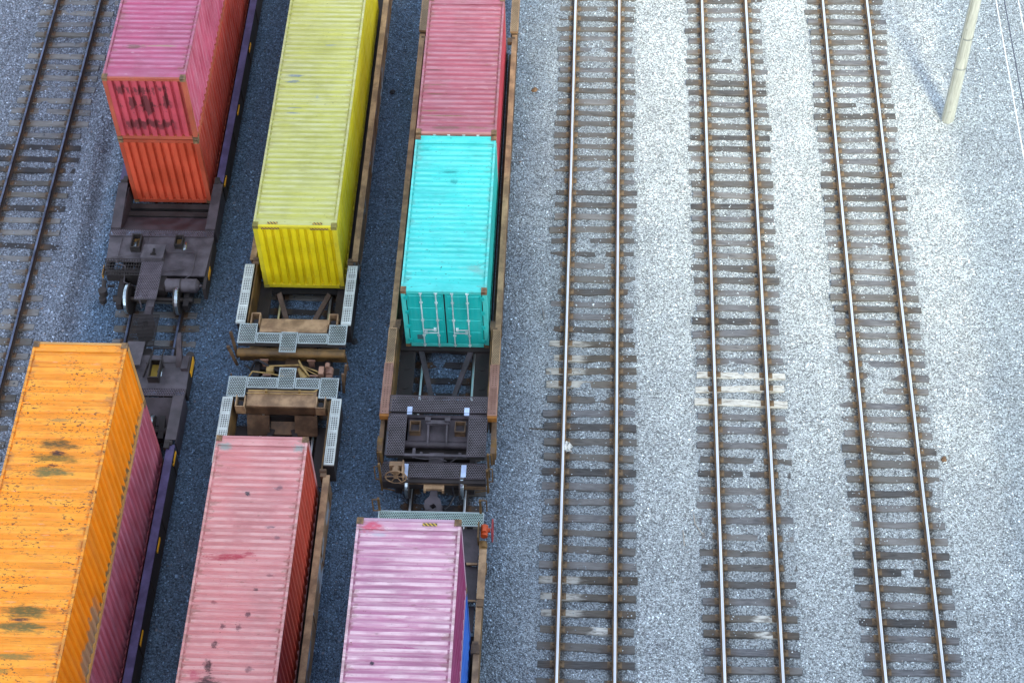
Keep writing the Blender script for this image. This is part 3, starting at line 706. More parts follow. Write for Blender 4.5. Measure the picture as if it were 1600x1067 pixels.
def coupler(car, y0, y1, z=.82, hook=True, mat=None):
    """shank from y0 (under the car) out to y1, ending in a knuckle"""
    mat = mat or C_dark; m = car.mb(); m.box(-.10, .10, y1+.42, y0, z-.11, z+.11)
    k_ = [(-.10, y1+.44), (-.22, y1+.30), (-.24, y1+.10), (-.16, y1-.02), (-.07, y1+.02), (-.08, y1+.14), (.03, y1+.2), (.10, y1+.12), (.12, y1-.06), (.22, y1-.04), (.25, y1+.14), (.2, y1+.34), (.10, y1+.44)]
    n = len(k_)
    m.add([(x, y, z-.14) for x, y in k_]+[(x, y, z+.14) for x, y in k_], [tuple(range(n))[::-1], tuple(range(n, 2*n))]+[(i, (i+1) % n, n+(i+1) % n, n+i) for i in range(n)])
    return m.build('coupler', mat, car.r)
def well(car, y0, y1, sill, web, sillz=1.25, hw=1.6, cap=.20, floor=True, spray=None):
    """the two side sills, floor cross-members and corner pads of the well between y0 and y1"""
    for s in (-1, 1):
        m = car.mb(); m.box(s*(hw-cap), s*hw, y0, y1, sillz-.05, sillz); m.box(s*(hw-cap), s*(hw-cap+.02), y0, y1, sillz-.16, sillz-.05)
        sl = m.build('side_sill', sill, car.r)
        m = car.mb(); m.box(s*(hw-.055), s*(hw-.03), y0, y1, .42, sillz-.05); m.box(s*(hw-.30), s*(hw-.02), y0, y1, .38, .42)
        yy = y0+.4
        while yy < y1: m.box(s*(hw-.03), s*(hw-.005), yy, yy+.05, .42, sillz-.05); yy += 1.9
        m.build('sill_web', spray or web, sl)
    m = car.mb(); yy = y0+.05
    while yy < y1: m.box(-1.3, 1.3, yy, yy+.28, .36, .44); yy += 2.98
    m.box(-1.3, -1.0, y0, y1, .44, .46); m.box(1.0, 1.3, y0, y1, .44, .46)
    for q in (y0+.3, y1-.5):
        for s in (-1, 1): m.box(s*1.0, s*1.26, q, q+.2, .46, .585)
    m.build('well_floor', C_darker, car.r)
def dark_end(car, yw):
    """aubergine car: end platform from y=0 (outer edge) to the well at y=yw. x right is positive."""
    b = car.b
    # y offsets measured from the deck's outer edge (34.05 for the upper car)
    dk = car.mb(); dk.slab([(-1.55, 1.05, 1.06), (-.4, 1.0, 1.06), (-.4, 2.0, 1.08), (-1.6, 2.0, 1.08)], .05); dk.slab([(-.39, .5, 1.06), (1.52, .5, 1.06), (1.6, 2.0, 1.08), (-.39, 2.0, 1.08)], .05)
    dk.build('deck', C_grey, car.r)
    b('end_sill', C_darker, (-1.5, 1.5, .6, .75, .62, 1.0), (-1.55, -1.45, .75, 2.0, .5, 1.0), (1.5, 1.6, .05, 2.0, .5, 1.0), (-.35, .35, .0, 2.0, .55, .98))
    for s in (-1, 1): b('reflector', C_yellow, (s*1.602, s*1.612, .55, .95, .78, .98))
    car.grating('cross_walk', G_aub, (-1.62, 1.58, 1.98, 2.26, 1.10), edge=C_dark)
    # slope sheet down into the well, cross beam at its foot
    m = car.mb(); m.slab([(-1.3, 2.28, 1.04), (1.3, 2.28, 1.04), (1.3, 3.15, .66), (-1.3, 3.15, .66)], .03); m.build('slope_sheet', C_dark, car.r)
    b('well_beam', C_darker, (-1.3, 1.3, 3.17, 3.36, .5, .70), (-1.3, 1.3, 3.55, 3.75, .48, .62))
    # shields either side of the well mouth
    for s in (-1, 1):
        m = car.mb(); m.slab([(s*1.60, 2.27, 1.16), (s*1.30, 2.27, 1.16), (s*1.34, yw+.05, 1.30), (s*1.63, yw+.05, 1.30)][::s*car.fl*1 if False else 1], .03)
        m.box(s*1.31, s*1.35, 2.27, yw, .5, 1.14); m.box(s*1.57, s*1.60, 2.27, yw, .5, 1.14); m.box(s*1.35, s*1.57, 2.27, 2.31, .5, 1.13)
        sh = m.build('side_shield', C_dark, car.r)
        k_ = car.mb(); k_.cyl((s*1.40, yw+.12, 1.27), (s*1.56, yw+.12, 1.27), .07, n=10); k_.box(s*1.36, s*1.5, yw+.05, yw+.3, 1.22, 1.33); k_.build('locking_block', C_darker, sh)
    # stake pockets, hatch, walkway, reservoir
    for x0, x1, y0, y1, hh in ((-.85, -.55, 1.38, 1.92, .24), (.47, .72, 1.52, 1.92, .22)):
        m = car.mb(); z0 = 1.06
        m.box(x0, x0+.03, y0, y1, z0, z0+hh); m.box(x1-.03, x1, y0, y1, z0, z0+hh); m.box(x0+.03, x1-.03, y0, y0+.03, z0, z0+hh); m.box(x0+.03, x1-.03, y1-.03, y1, z0, z0+hh)
        o = m.build('lock_box', C_darker, car.r); b('box_floor', C_tana, (x0+.03, x1-.03, y0+.03, y1-.03, z0+.002, z0+.03), parent=o)
    m = car.mb(); m.slab([(-.46, .98, 1.30), (.22, .98, 1.30), (.28, 1.42, 1.40), (-.38, 1.42, 1.40)], .03); m.box(-.44, .2, .96, 1.0, 1.16, 1.29); m.box(-.43, -.40, 1.0, 1.4, 1.07, 1.28); m.box(.20, .23, 1.0, 1.4, 1.07, 1.28)
    o = m.build('hatch', C_grey, car.r); b('hatch_slot', C_black, (-.1, -.04, 1.10, 1.28, 1.33, 1.385), (-.16, .0, 1.06, 1.12, 1.322, 1.35), parent=o)  # slot is black boxes, its shade put in as colour
    car.grating('running_walk', G_aub, (-.42, .24, -.52, .94, 1.18), edge=C_grey)
    b('walk_bracket', C_grey, (-.30, -.26, -.5, -.45, .7, 1.15), (-.04, .14, -.62, .2, .9, .95))
    m = car.mb(); m.cyl((.42, .18, .98), (1.32, .18, .98), .21, n=20); m.cyl((1.32, .18, .98), (1.40, .18, .98), .21, .12, n=20); m.cyl((.42, .18, .98), (.36, .18, .98), .21, .13, n=20); m.cyl((1.40, .18, .98), (1.47, .18, .98), .05)
    o = m.build('air_reservoir', C_grey, car.r)
    q = car.mb(); q.cyl((.84, .18, .98), (.88, .18, .98), .225, n=20); q.box(.36, .42, .0, .36, .72, 1.12); q.build('strap', C_darker, o)
    # open bar grid at the left, brake rigging below it
    m = car.mb()
    for i in range(15): m.box(-1.55+i*.08, -1.535+i*.08, .42, 1.05, 1.10, 1.125)
    for i in range(6): m.box(-1.56, -.42, .42+i*.125, .437+i*.125, 1.126, 1.14)
    m.build('bar_grid', C_darker, car.r)
    m = car.mb(); m.cyl((-1.5, .35, .95), (-1.5, .0, .8), .07); m.cyl((-1.5, -.02, .72), (-1.5, -.02, .95), .13, n=12); m.cyl((-1.52, -.15, .55), (-1.52, -.15, .72), .11, n=12); m.box(-1.4, -1.2, .2, .26, .8, .86)
    m.build('brake_valve', C_darker, car.r)
    m = car.mb(); m.tube([(-1.2, 1.9, 1.1), (-1.2, .9, 1.13), (-.9, .75, 1.15), (-.9, .3, .95), (-.6, .2, .9)], .014); m.build('air_pipe', C_grey, car.r); m = car.mb(); m.tube([(.2, 1.35, 1.12), (1.05, 1.38, 1.12), (1.15, 1.3, 1.12), (1.15, .5, 1.12), (.9, .35, 1.05)], .014); m.build('air_pipe', C_grey, car.r); m = car.mb(); m.tube([(-1.4, 1.1, 1.14), (-.5, 1.25, 1.16)], .014); m.build('air_pipe', C_grey, car.r); m = car.mb(); m.tube([(.3, .62, 1.12), (.9, .72, 1.12)], .018)
    m.build('air_pipe', C_grey, car.r)
    bogie(car, .78)
def brown_end(car, yw, plate='upper'):
    """brown car with galvanised walkways. y=0 the outer face of its end beam, well sills start at yw"""
    b = car.b; Z = 1.40
    m = car.mb(); m.cyl((-1.56, .13, 1.18), (1.56, .13, 1.18), .11, n=18) if plate == 'upper' else m.box(-1.5, 1.5, .4, .5, .9, 1.1)
    m.box(-1.55, 1.55, .2, .30, .72, 1.2); m.build('end_beam', C_tana if plate == 'upper' else C_darker, car.r)
    b('dark_underlay', C_darker, (-1.56, 1.56, .36, 1.0, 1.20, 1.24))  # dark sheet under the walk so its holes look shaded
    for s in (-1, 1): car.grating('step_plate', G_blue, (s*1.57 if s < 0 else 1.05, -1.05 if s < 0 else 1.57, .34, 1.04, Z), edge=G_edge)
    car.grating('step_plate', G_blue, (-.32, .16, .02, .74, Z+.012), edge=G_edge)
    car.grating('cross_walk', G_blue, (-1.03, -.34, .36, .72, Z-.004), edge=G_edge); car.grating('cross_walk', G_blue, (.18, 1.03, .36, .72, Z-.004), edge=G_edge)
    for s in (-1, 1):
        x0, x1 = (-1.72, -1.45) if s < 0 else (1.32+.0, 1.59)
        x0, x1 = (s*1.66, s*1.37) if s > 0 else (-1.71, -1.43)
        x0, x1 = min(x0, x1), max(x0, x1)
        o = s
        car.grating('side_walk', G_white, (x0, x1, 1.06, 3.28, Z), edge=plain('galvanised_rim', hx('b4bebb'), .5), t=.05)
        b('side_post', C_darker, (x0+.03, x1-.03, 1.06, 3.24, .55, Z-.08), (x0+.0, x1, 3.24, 3.3, .6, Z-.06))
        k_ = car.mb(); xm = s*1.42; k_.cyl((xm-.09, 3.42, 1.28), (xm+.09, 3.42, 1.28), .07, n=10); k_.box(xm-.1, xm+.06, 3.5, 3.62, 1.2, 1.32); k_.build('locking_block', C_brown, car.r)
    # wide tan plate over the bolster with the two corner pockets
    m = car.mb(); m.slab([(-.98, .78, 1.36), (.98, .78, 1.36), (.98, 1.30, 1.31), (-.98, 1.30, 1.31)], .05); m.box(-1.3, 1.3, .5, 1.2, .8, .9)
    m.build('bolster_plate', C_tan, car.r)
    m = car.mb(); m.box(-1.3, 1.3, 1.27, 1.31, .92, 1.26)
    for s in (-1, 1): m.slab([(s*.36, 1.35, .95), (s*1.0, 1.35, .95), (s*1.0, 1.7, .45), (s*.36, 1.7, .45)][::(1 if s*1 > 0 else -1)], .03)
    m.slab([(-.36, 1.33, .62), (.36, 1.33, .62), (.36, 1.66, .45), (-.36, 1.66, .45)], .03)
    m.build('bulkhead', C_brown, car.r)
    b('bulkhead_opening', C_black, (-.35, .35, 1.312, 1.33, .62, .90))  # solid black plate, colour in place of an opening's shade
    for s in (-1, 1):
        x0 = s*1.0; x1 = s*1.27
        b('corner_pocket', C_tan, (x0, x0+s*.03, 1.02, 1.42, 1.1, 1.44), (x1-s*.03, x1, 1.02, 1.42, 1.1, 1.44), (x0+s*.03, x1-s*.03, 1.39, 1.42, 1.1, 1.44))
        k_ = car.mb(); k_.cyl((s*1.13, 1.2, 1.0), (s*1.13, 1.2, 1.3), .085, n=10); k_.build('pocket_pin', C_hose, car.r)
    # well mouth: floor pads, the V braces and the inner side walls
    m = car.mb()
    for s in (-1, 1):
        m.slab([(s*.82, 2.85, .52), (s*.70, 2.95, .52), (s*.22, 1.55, .52), (s*.36, 1.5, .52)][::s], .1); pass
    m.build('well_brace', C_brace if plate == 'upper' else C_darker, car.r)
    b('floor_pad', C_darker, (-1.36, -.98, 1.4, 3.4, .42, .46)); b('floor_pad', C_darker, (.98, 1.36, 1.4, 3.4, .42, .46)); b('floor_pad', C_black, (-.97, .97, 2.95, 3.2, .40, .46))  # middle pad coloured black for the dark gap below the container
    for s in (-1, 1): b('well_wall', C_tana, (s*1.36, s*1.40, 1.05, yw, .46, 1.30))
    # end ladder stiles, brake hangers, hoses
    m = car.mb()
    m.hull8([(-1.68, .3, .7), (-1.60, .3, .7), (-1.60, .36, .7), (-1.68, .36, .7)], [(-1.76, .42, 1.75), (-1.68, .42, 1.75), (-1.68, .48, 1.75), (-1.76, .48, 1.75)])
    m.build('ladder_stile', C_brown, car.r); m = car.mb()
    m.hull8([(-1.66, .02, .7), (-1.58, .02, .7), (-1.58, .08, .7), (-1.66, .08, .7)], [(-1.80, -.0, 1.62), (-1.72, -.0, 1.62), (-1.72, .06, 1.62), (-1.80, .06, 1.62)])
    m.build('ladder_stile', C_brown, car.r); m = car.mb()
    m.tube([(1.58, .1, 1.2), (1.62, .05, .6), (1.5, -.02, .55)], .02)
    m.build('grab_iron', C_brown, car.r)
    b('brake_hanger', C_rustp, (-.86, -.70, -.02, .02, .55, 1.0), (-.9, -.66, -.02, .03, 1.0, 1.05)); b('brake_hanger', C_rustp, (.50, .66, -.02, .02, .5, 1.0), (.46, .70, -.02, .03, 1.0, 1.05))
def brown_walk_car(): pass
# --- the two aubergine cars ------------------------------------------------
GA = 'double stack well cars in the three trains'
r1 = thing('well_car', 'aubergine well car holding the rose and orange red containers, its end platform bare', 'railway car', (-12.98, 34.05, 0), 0, GA)
c1 = Car(r1, 1); well(c1, 4.1, 17.5, C_pur, C_darker, 1.27, 1.62, .22); dark_end(c1, 3.95); coupler(c1, .3, -1.35, .82)
for y in (4.2, 7.3, 10.2, 13.2): c1.b('reflector', C_yellow, (1.6, 1.625, y, y+.4, .95, 1.04))
r2 = thing('well_car', 'aubergine well car beside the orange container, with a yellow marked open trough on its deck', 'railway car', (-12.98, 31.55, 0), 0, GA)
c2 = Car(r2, -1)
well(c2, 3.25, 17.0, C_pur, C_darker, 1.27, 1.62, .22)
def dark_end_b(car):
    b = car.b
    m = car.mb(); m.slab([(-1.55, .0, 1.06), (1.55, .0, 1.06), (1.6, 1.2, 1.08), (-1.6, 1.2, 1.08)], .05); m.build('deck', C_grey, car.r)
    b('end_sill', C_darker, (-1.5, 1.5, .05, .2, .55, 1.0), (-1.58, -1.5, .0, 1.2, .5, 1.0), (1.5, 1.58, .0, 1.2, .5, 1.0), (-.35, .35, -.3, 1.2, .55, .98))
    for s in (-1, 1): b('reflector', C_yellow, (s*1.60, s*1.612, -.02, .55, .76, 1.02))
    car.grating('cross_walk', G_aub, (-1.6, 1.6, 1.2, 1.46, 1.10), edge=C_dark)
    m = car.mb(); m.slab([(-1.3, 1.48, 1.04), (1.3, 1.48, 1.04), (1.3, 2.2, .66), (-1.3, 2.2, .66)], .03); m.build('slope_sheet', C_dark, car.r)
    b('well_beam', C_darker, (-1.3, 1.3, 2.25, 2.45, .5, .70))
    for s in (-1, 1):
        m = car.mb(); m.slab([(s*1.60, 1.47, 1.16), (s*1.28, 1.47, 1.16), (s*1.32, 3.1, 1.30), (s*1.63, 3.1, 1.30)], .03)
        m.box(s*1.29, s*1.33, 1.47, 3.1, .5, 1.14); m.box(s*1.57, s*1.6, 1.47, 3.1, .5, 1.14); sh = m.build('side_shield', C_dark, car.r)
        k_ = car.mb(); k_.cyl((s*1.36, 3.2, 1.27), (s*1.54, 3.2, 1.27), .08, n=10); k_.box(s*1.33, s*1.48, 3.12, 3.4, 1.2, 1.34); k_.build('locking_block', C_darker, sh)
    # (turned round: car x is reversed, so the visible right side is negative x here)
    for x0, x1 in ((-.80, -.48), (.48, .80)):
        m = car.mb(); y0, y1, z0, hh = .36, 1.0, 1.07, .28
        m.box(x0, x0+.03, y0, y1, z0, z0+hh); m.box(x1-.03, x1, y0, y1, z0, z0+hh); m.box(x0+.03, x1-.03, y0, y0+.03, z0, z0+hh); m.box(x0+.03, x1-.03, y1-.03, y1, z0, z0+hh)
        o = m.build('lock_box', C_darker, car.r); b('box_floor', plain('yellowed_box_floor', hx('9a8230'), .7), (x0+.03, x1-.03, y0+.03, y1-.03, z0+.002, z0+.05), parent=o)
    m = car.mb(); m.slab([(-.2, -.35, 1.25), (.3, -.35, 1.25), (.3, .55, 1.32), (-.2, .55, 1.32)], .04); m.build('hatch', C_grey, car.r)
    # bar grid walkway over the coupling
    m = car.mb()
    for i in range(24): m.box(-.42, .36, -1.45+i*.05, -1.436+i*.05, 1.10, 1.13)
    for x in (-.42, -.06, .345): m.box(x, x+.018, -1.46, -.24, 1.08, 1.099)
    m.build('bar_grid', C_darker, car.r)
    m = car.mb(); m.hull8([(-1.36, .2, 1.0), (-1.18, .2, 1.0), (-1.18, .5, 1.0), (-1.36, .5, 1.0)], [(-1.30, -.42, 1.62), (-1.22, -.42, 1.62), (-1.2, -.2, 1.62), (-1.32, -.2, 1.62)]); m.box(-1.55, -1.36, .1, .56, 1.06, 1.2)
    m.build('step_bracket', C_dark, car.r)
    m = car.mb(); m.cyl((-1.5, -.1, .72), (-1.5, -.1, .98), .12, n=12); m.cyl((-1.28, -.16, .7), (-1.1, -.16, .7), .09, n=10); m.tube([(-.3, .8, 1.1), (-.4, .2, 1.12), (-.42, -.3, 1.0), (-1.2, -.35, .95)], .025); m.tube([(-.85, .45, 1.1), (-.72, .1, 1.1), (-.72, -.3, .95)], .02); m.tube([(-.3, .32, 1.1), (-1.3, .28, 1.12)], .012)
    m.build('air_pipe', C_darker, car.r)
    bogie(car, 1.5)
dark_end_b(c2); coupler(c2, .2, -1.2, .8, mat=C_darker)
for y in (3.3, 6.1, 8.9): c2.b('reflector', C_yellow, (-1.6, -1.625, y, y+.45, .95, 1.04))
# --- the two brown cars with galvanised walkways -----------------------------
r3 = thing('well_car', 'brown well car with white galvanised walkways, holding the yellow container', 'railway car', (-8.50, 31.48, 0), 0, GA)
c3 = Car(r3, 1); well(c3, 3.55, 20, C_tan, C_brown, 1.30, 1.62, .18, spray=C_spray); brown_end(c3, 3.6); bogie(c3, .05)
r4 = thing('well_car', 'brown well car with white galvanised walkways, holding the salmon container', 'railway car', (-8.56, 30.95, 0), 0, GA)
c4 = Car(r4, -1); well(c4, 3.55, 18, C_tan, C_brown, 1.30, 1.62, .18, spray=C_spray); brown_end(c4, 3.6, 'lower')
m = c4.mb(); m.tube([(-1.0, .78, 1.42), (-.9, .84, 1.42), (.95, .84, 1.42)], .02); m.tube([(-.9, .92, 1.40), (1.0, .92, 1.40)], .014)
for x in (-.5, .45): m.box(x-.03, x+.03, .81, .87, 1.36, 1.45)
m.build('air_pipe', C_pipe, r4)
m = c4.mb(); m.cyl((.62, -.22, .95), (.42, -.22, .95), .12, n=14); m.tube([(.55, -.3, 1.05), (-.3, -.36, 1.05), (-.8, -.2, 1.0), (-1.0, -.1, .95)], .025); m.tube([(1.1, .05, 1.0), (1.0, -.06, 1.1), (.6, -.05, 1.05), (.1, .05, 1.05)], .022)
m.cyl((-.52, .05, .9), (-.30, -.30, .95), .13, .05, n=12); m.tube([(-.3, -.45, 1.15), (-.42, -.25, 1.1), (-.65, .02, 1.0)], .03); m.tube([(-.35, -.3, 1.08), (-.7, -.12, 1.02), (-1.0, -.02, .95)], .02)
m.build('brake_piping', C_pipe, r4)
m = c4.mb(); m.box(-1.06, -.92, -.22, .05, .6, 1.2); m.cyl((-1.2, -.28, 1.0), (-1.2, -.05, 1.0), .12, n=12); m.box(-1.3, -1.12, -.08, .06, .8, 1.05); m.cyl((-1.15, -.35, 1.15), (-1.15, -.2, 1.15), .07, n=10)
m.build('brake_valve', C_rustp, r4)
m = c3.mb(); m.tube([(-1.35, .0, .75), (-1.2, -.12, .72), (-1.05, .0, 1.0), (-.95, -.02, 1.05), (-.55, -.22, .95), (-.35, -.3, .9), (.05, -.32, 1.0)], .035); m.build('brake_hose', C_hose, r3)
m = c3.mb(); m.cyl((0, -.25, .52), (0, -.25, .8), .35, n=18); m.box(-.2, .2, -.3, .6, .6, .85); m.build('articulation', C_brown, r3)
# --- the two brown cars of the right-hand train -------------------------------
r5 = thing('well_car', 'brown well car with dark perforated walkways, holding the turquoise and brick pink containers', 'railway car', (-4.10, 27.45, 0), 0, GA)
c5 = Car(r5, 1); b = c5.b
well(c5, 5.1, 17.45, C_tan, C_brown, 1.30, 1.62, .17)
for s in (-1, 1):
    x0, x1 = sorted((s*1.64, s*1.38)); 
    c5.grating('side_walk', G_rust, (x0, x1, 1.98, 3.75, 1.40), edge=C_rustp, t=.08); c5.grating('side_walk', G_tan, (x0+.02, x1, 3.76, 5.02, 1.40), edge=C_tan, t=.08)
    b('side_post', C_brown, (x0+.03, x1-.03, 2.0, 5.0, .5, 1.318), (s*1.5, s*1.62, .9, 2.0, .55, 1.12))
    b('walk_end', worn('rust_orange', hx('8a5a20'), .4, .7), (x0, x1, 1.90, 1.975, 1.2, 1.385))
    c5.grating('side_walk', G_tan, (x0, x1, 17.5, 20.4, 1.40), edge=C_tan, t=.08); b('side_post', C_brown, (x0+.03, x1-.03, 17.5, 20.4, .5, 1.318))
    k_ = c5.mb(); k_.cyl((s*1.32, 5.12, 1.25), (s*1.52, 5.12, 1.25), .07, n=10); k_.box(s*1.3, s*1.46, 5.16, 5.4, 1.16, 1.31); k_.build('locking_block', C_brown, r5)
    k_ = c5.mb(); k_.cyl((s*1.40, 17.3, 1.25), (s*1.55, 17.3, 1.25), .07, n=10); k_.box(s*1.3, s*1.46, 17.1, 17.3, 1.16, 1.31); k_.build('locking_block', C_brown, r5)
    b('well_wall', C_tana, (s*1.34, s*1.375, 2.05, 5.1, .46, 1.3))
    m = c5.mb(); m.box(s*.88, s*1.33, 2.6, 5.05, .44, .47)
    for q in (3.0, 3.6, 4.3): m.cyl((s*1.1, q, .47), (s*1.1, q, .49), .1, n=12)
    m.build('floor_plate', C_darker, r5)
    # jack pads and rust lugs on the flanks
    k_ = c5.mb(); k_.prism_x([(.9, .8), (1.35, .8), (1.42, 1.1), (1.2, 1.16), (.95, 1.05)], s*1.52, s*1.66); k_.build('jacking_lug', C_tana, r5)
    m = c5.mb(); m.slab([(s*.80, 4.85, .52), (s*.66, 4.95, .52), (s*.22, 3.1, .52), (s*.34, 3.05, .52)], .1); m.build('well_brace', C_dark, r5)
    c5.grating('side_step', G_dark, (min(s*.86, s*1.39), max(s*.86, s*1.39), .62, 2.04, 1.35), edge=C_dark)
    b('sticker', C_stick, (s*.80-.07, s*.80+.07, 2.04, 2.22, 1.408, 1.411), (s*.80-.07, s*.80+.07, 1.98, 2.035, 1.36, 1.395)); b('sticker', C_stick, (s*.80-.07, s*.80+.07, .1, .5, 1.113, 1.116))
    m = c5.mb(); x0, x1, y0, y1, z0, z1 = s*.48, s*.78, 1.50, 1.86, 1.0, 1.26; x0, x1 = min(x0, x1), max(x0, x1)
    m.box(x0, x0+.025, y0, y1, z0, z1); m.box(x1-.025, x1, y0, y1, z0, z1); m.box(x0+.025, x1-.025, y0, y0+.025, z0, z1); m.box(x0+.025, x1-.025, y1-.025, y1, z0, z1); o = m.build('lock_box', C_brown, r5)
    b('box_floor', C_black, (x0+.025, x1-.025, y0+.025, y1-.025, z0, z0+.03), parent=o)
b('well_beam', C_darker, (-1.33, 1.33, 4.85, 5.1, .44, .56))
c5.grating('cross_walk', G_dark, (-1.39, 1.37, 2.06, 2.62, 1.40), edge=C_dark)
m = c5.mb(); m.slab([(-.84, 1.33, 1.0), (.84, 1.33, 1.0), (.84, 2.04, 1.12), (-.84, 2.04, 1.12)], .06); m.cyl((-1.35, 1.28, .92), (1.35, 1.28, .92), .11, n=14); m.box(-1.3, 1.3, 2.0, 2.1, .5, 1.2); m.build('bolster_plate', C_dark, r5)
m = c5.mb()
for s in (-1, 1): m.hull8([(s*.26-.025, 1.2, 1.0), (s*.26+.025, 1.2, 1.0), (s*.26+.025, 1.9, 1.1), (s*.26-.025, 1.9, 1.1)], [(s*.26-.025, 1.25, 1.06), (s*.26+.025, 1.25, 1.06), (s*.26+.025, 1.9, 1.36), (s*.26-.025, 1.9, 1.36)])
m.box(-.32, .32, 1.72, 1.84, 1.22, 1.32); m.box(-.35, -.2, 1.78, 1.9, 1.3, 1.38); m.box(.2, .35, 1.78, 1.9, 1.3, 1.38); m.build('bracket', C_grey, r5)
b('dark_underlay', C_black, (-1.36, -.88, .64, 2.02, 1.18, 1.2), (.88, 1.36, .64, 2.02, 1.18, 1.2), (-1.36, 1.34, 2.12, 2.6, 1.2, 1.22))  # black sheets added in place of shade beneath the perforated walks
b('dark_underlay', C_black, (-1.44, 1.40, .08, .54, 1.052, 1.058))
b('crossbar', C_grey, (-.86, .86, .63, .70, 1.28, 1.33))
m = c5.mb(); m.tube([(-.62, 1.0, 1.05), (-.62, .78, 1.0), (-.3, .74, 1.0), (.05, .76, 1.02), (.3, .68, 1.0)], .02); m.tube([(-.45, .88, 1.02), (.7, .88, 1.02)], .016); m.tube([(.62, .84, 1.0), (.4, .68, .95)], .016); m.box(-.66, -.58, .75, 1.05, 1.0, 1.08); m.box(-.45, -.38, .82, .93, .98, 1.08); m.box(.62, .7, .82, .93, .98, 1.08)
m.build('air_pipe', C_grey, r5)
b('draft_sill', C_dark, (-.2, .2, .1, 1.0, .6, .95))
c5.grating('cross_walk', G_dark, (-1.46, 1.42, .05, .56, 1.11), edge=C_dark)
b('end_sill', C_darker, (-1.42, 1.42, -.06, .05, .72, 1.06), (-1.42, 1.42, .05, .5, .98, 1.05)); b('end_plate', C_brown, (.75, 1.42, -.085, -.065, .78, .92), (-.95, .9, -.075, -.064, .97, 1.0))
b('striker', C_tan, (-.28, .28, -.20, -.065, .84, .96), (-.28, -.22, -.24, -.2, .8, .94), (.22, .28, -.24, -.2, .8, .94))
coupler(c5, .3, -.85, .78)
# hand brake: geared drum, bell and wheel
m = c5.mb(); m.box(-1.22, -.84, .20, .34, 1.12, 1.46); m.cyl((-1.03, .2, 1.36), (-1.03, .02, 1.36), .11, n=14); m.box(-.86, -.82, -.04, .36, 1.12, 1.5)
hb = m.build('hand_brake', C_tan, r5)
m = c5.mb(); n = 24
ring = [(-1.03+.29*math.cos(2*math.pi*i/n), -.05, 1.28+.29*math.sin(2*math.pi*i/n)) for i in range(n+1)]; m.tube(ring, .02, 6)
for i in range(6): a_ = 2*math.pi*i/6; m.cyl((-1.03, -.03, 1.28), (-1.03+.29*math.cos(a_), -.05, 1.28+.29*math.sin(a_)), .014, n=6)
m.cyl((-1.03, .06, 1.28), (-1.03, -.07, 1.28), .06, n=10); m.build('brake_wheel', C_tan, hb)
for s in (-1, 1):
    m = c5.mb(); x = s*1.47
    m.box(x-.03, x+.03, .02, .09, .45, 1.75 if s < 0 else 1.55); m.tube([(x, .05, 1.62), (x+s*.14, .05, 1.62), (x+s*.14, .05, 1.0), (x, .05, 1.0)], .017)
    for z in (.55, .85): m.tube([(x, .05, z), (x-s*.36, -.02, z)], .018)
    m.build('ladder', C_tana, r5)
    m = c5.mb(); m.box(x-.03, x+.03, .5, .56, .5, 1.62); m.tube([(x, .53, 1.6), (x+s*.1, .53, 1.6), (x+s*.1, .53, 1.1)], .017); m.build('grab_iron', C_tana, r5)
bogie(c5, 1.1)
m = c5.mb(); m.tube([(.5, -.06, .85), (.55, -.2, .6), (.42, -.45, .52), (.3, -.7, .7)], .028); m.build('brake_hose', C_hose, r5)
# lower car
r6 = thing('well_car', 'brown well car with a pale teal walkway and orange brake valve, holding the lilac stack', 'railway car', (-4.07, 26.42, 0), 0, GA)
c6 = Car(r6, 1)   # built with y pointing back along the car as negative values
b = c6.b
c6.grating('cross_walk', G_teal, (-1.46, 1.40, -.44, .0, 1.12), edge=G_edge)
b('end_sill', C_darker, (-1.4, 1.38, -.10, -.02, .6, 1.07)); b('deck', C_dark, (-1.36, 1.30, -1.5, -.46, .94, 1.0), (-1.36, 1.30, -2.6, -1.55, .84, .90), (-1.36, 1.26, -3.4, -2.64, .66, .70))
b('deck_rib', C_tan, (1.0, 1.3, -1.56, -1.50, .95, 1.01), (1.0, 1.3, -2.62, -2.57, .86, .92))
for s in (-1, 1):
    m = c6.mb(); m.box(s*1.34, s*1.54, -2.75, -1.25, 1.25, 1.30); m.box(s*1.34, s*1.50, -16, -2.8, 1.24, 1.29); o = m.build('side_sill', C_tan, r6)
    m = c6.mb(); m.box(s*1.46, s*1.49, -16, -1.25, .42, 1.24); m.box(s*1.2, s*1.46, -16, -3.4, .38, .42); m.box(s*1.50, s*1.56, -1.9, -1.6, 1.05, 1.2); m.build('sill_web', C_tana, o)
    k_ = c6.mb(); k_.box(s*1.36, s*1.52, -3.0, -2.8, 1.26, 1.36); k_.build('locking_block', C_brown, r6); k_ = c6.mb(); k_.cyl((s*1.30, -4.06, 1.27), (s*1.46, -4.06, 1.27), .08, n=10); k_.box(s*1.28, s*1.5, -4.35, -4.1, 1.2, 1.34); k_.build('locking_block', C_brown, r6)
b('well_floor', C_darker, (-1.3, 1.3, -16, -3.4, .36, .46))
m = c6.mb(); m.cyl((1.44, -.47, 1.2), (1.44, -.80, 1.2), .10, n=14); m.cyl((1.44, -.55, 1.30), (1.44, -.72, 1.30), .065, n=12); m.cyl((1.40, -.6, 1.2), (1.60, -.6, 1.2), .06, n=10); bv = m.build('brake_valve', C_orange, r6)
m = c6.mb(); ring = [(1.66, -.62+.3*math.cos(2*math.pi*i/n), 1.22+.3*math.sin(2*math.pi*i/n)) for i in range(n+1)]; m.tube(ring, .02, 6)
for i in range(5): a_ = 2*math.pi*i/5; m.cyl((1.63, -.62, 1.22), (1.66, -.62+.3*math.cos(a_), 1.22+.3*math.sin(a_)), .014, n=6)
m.build('brake_wheel', C_red, bv)
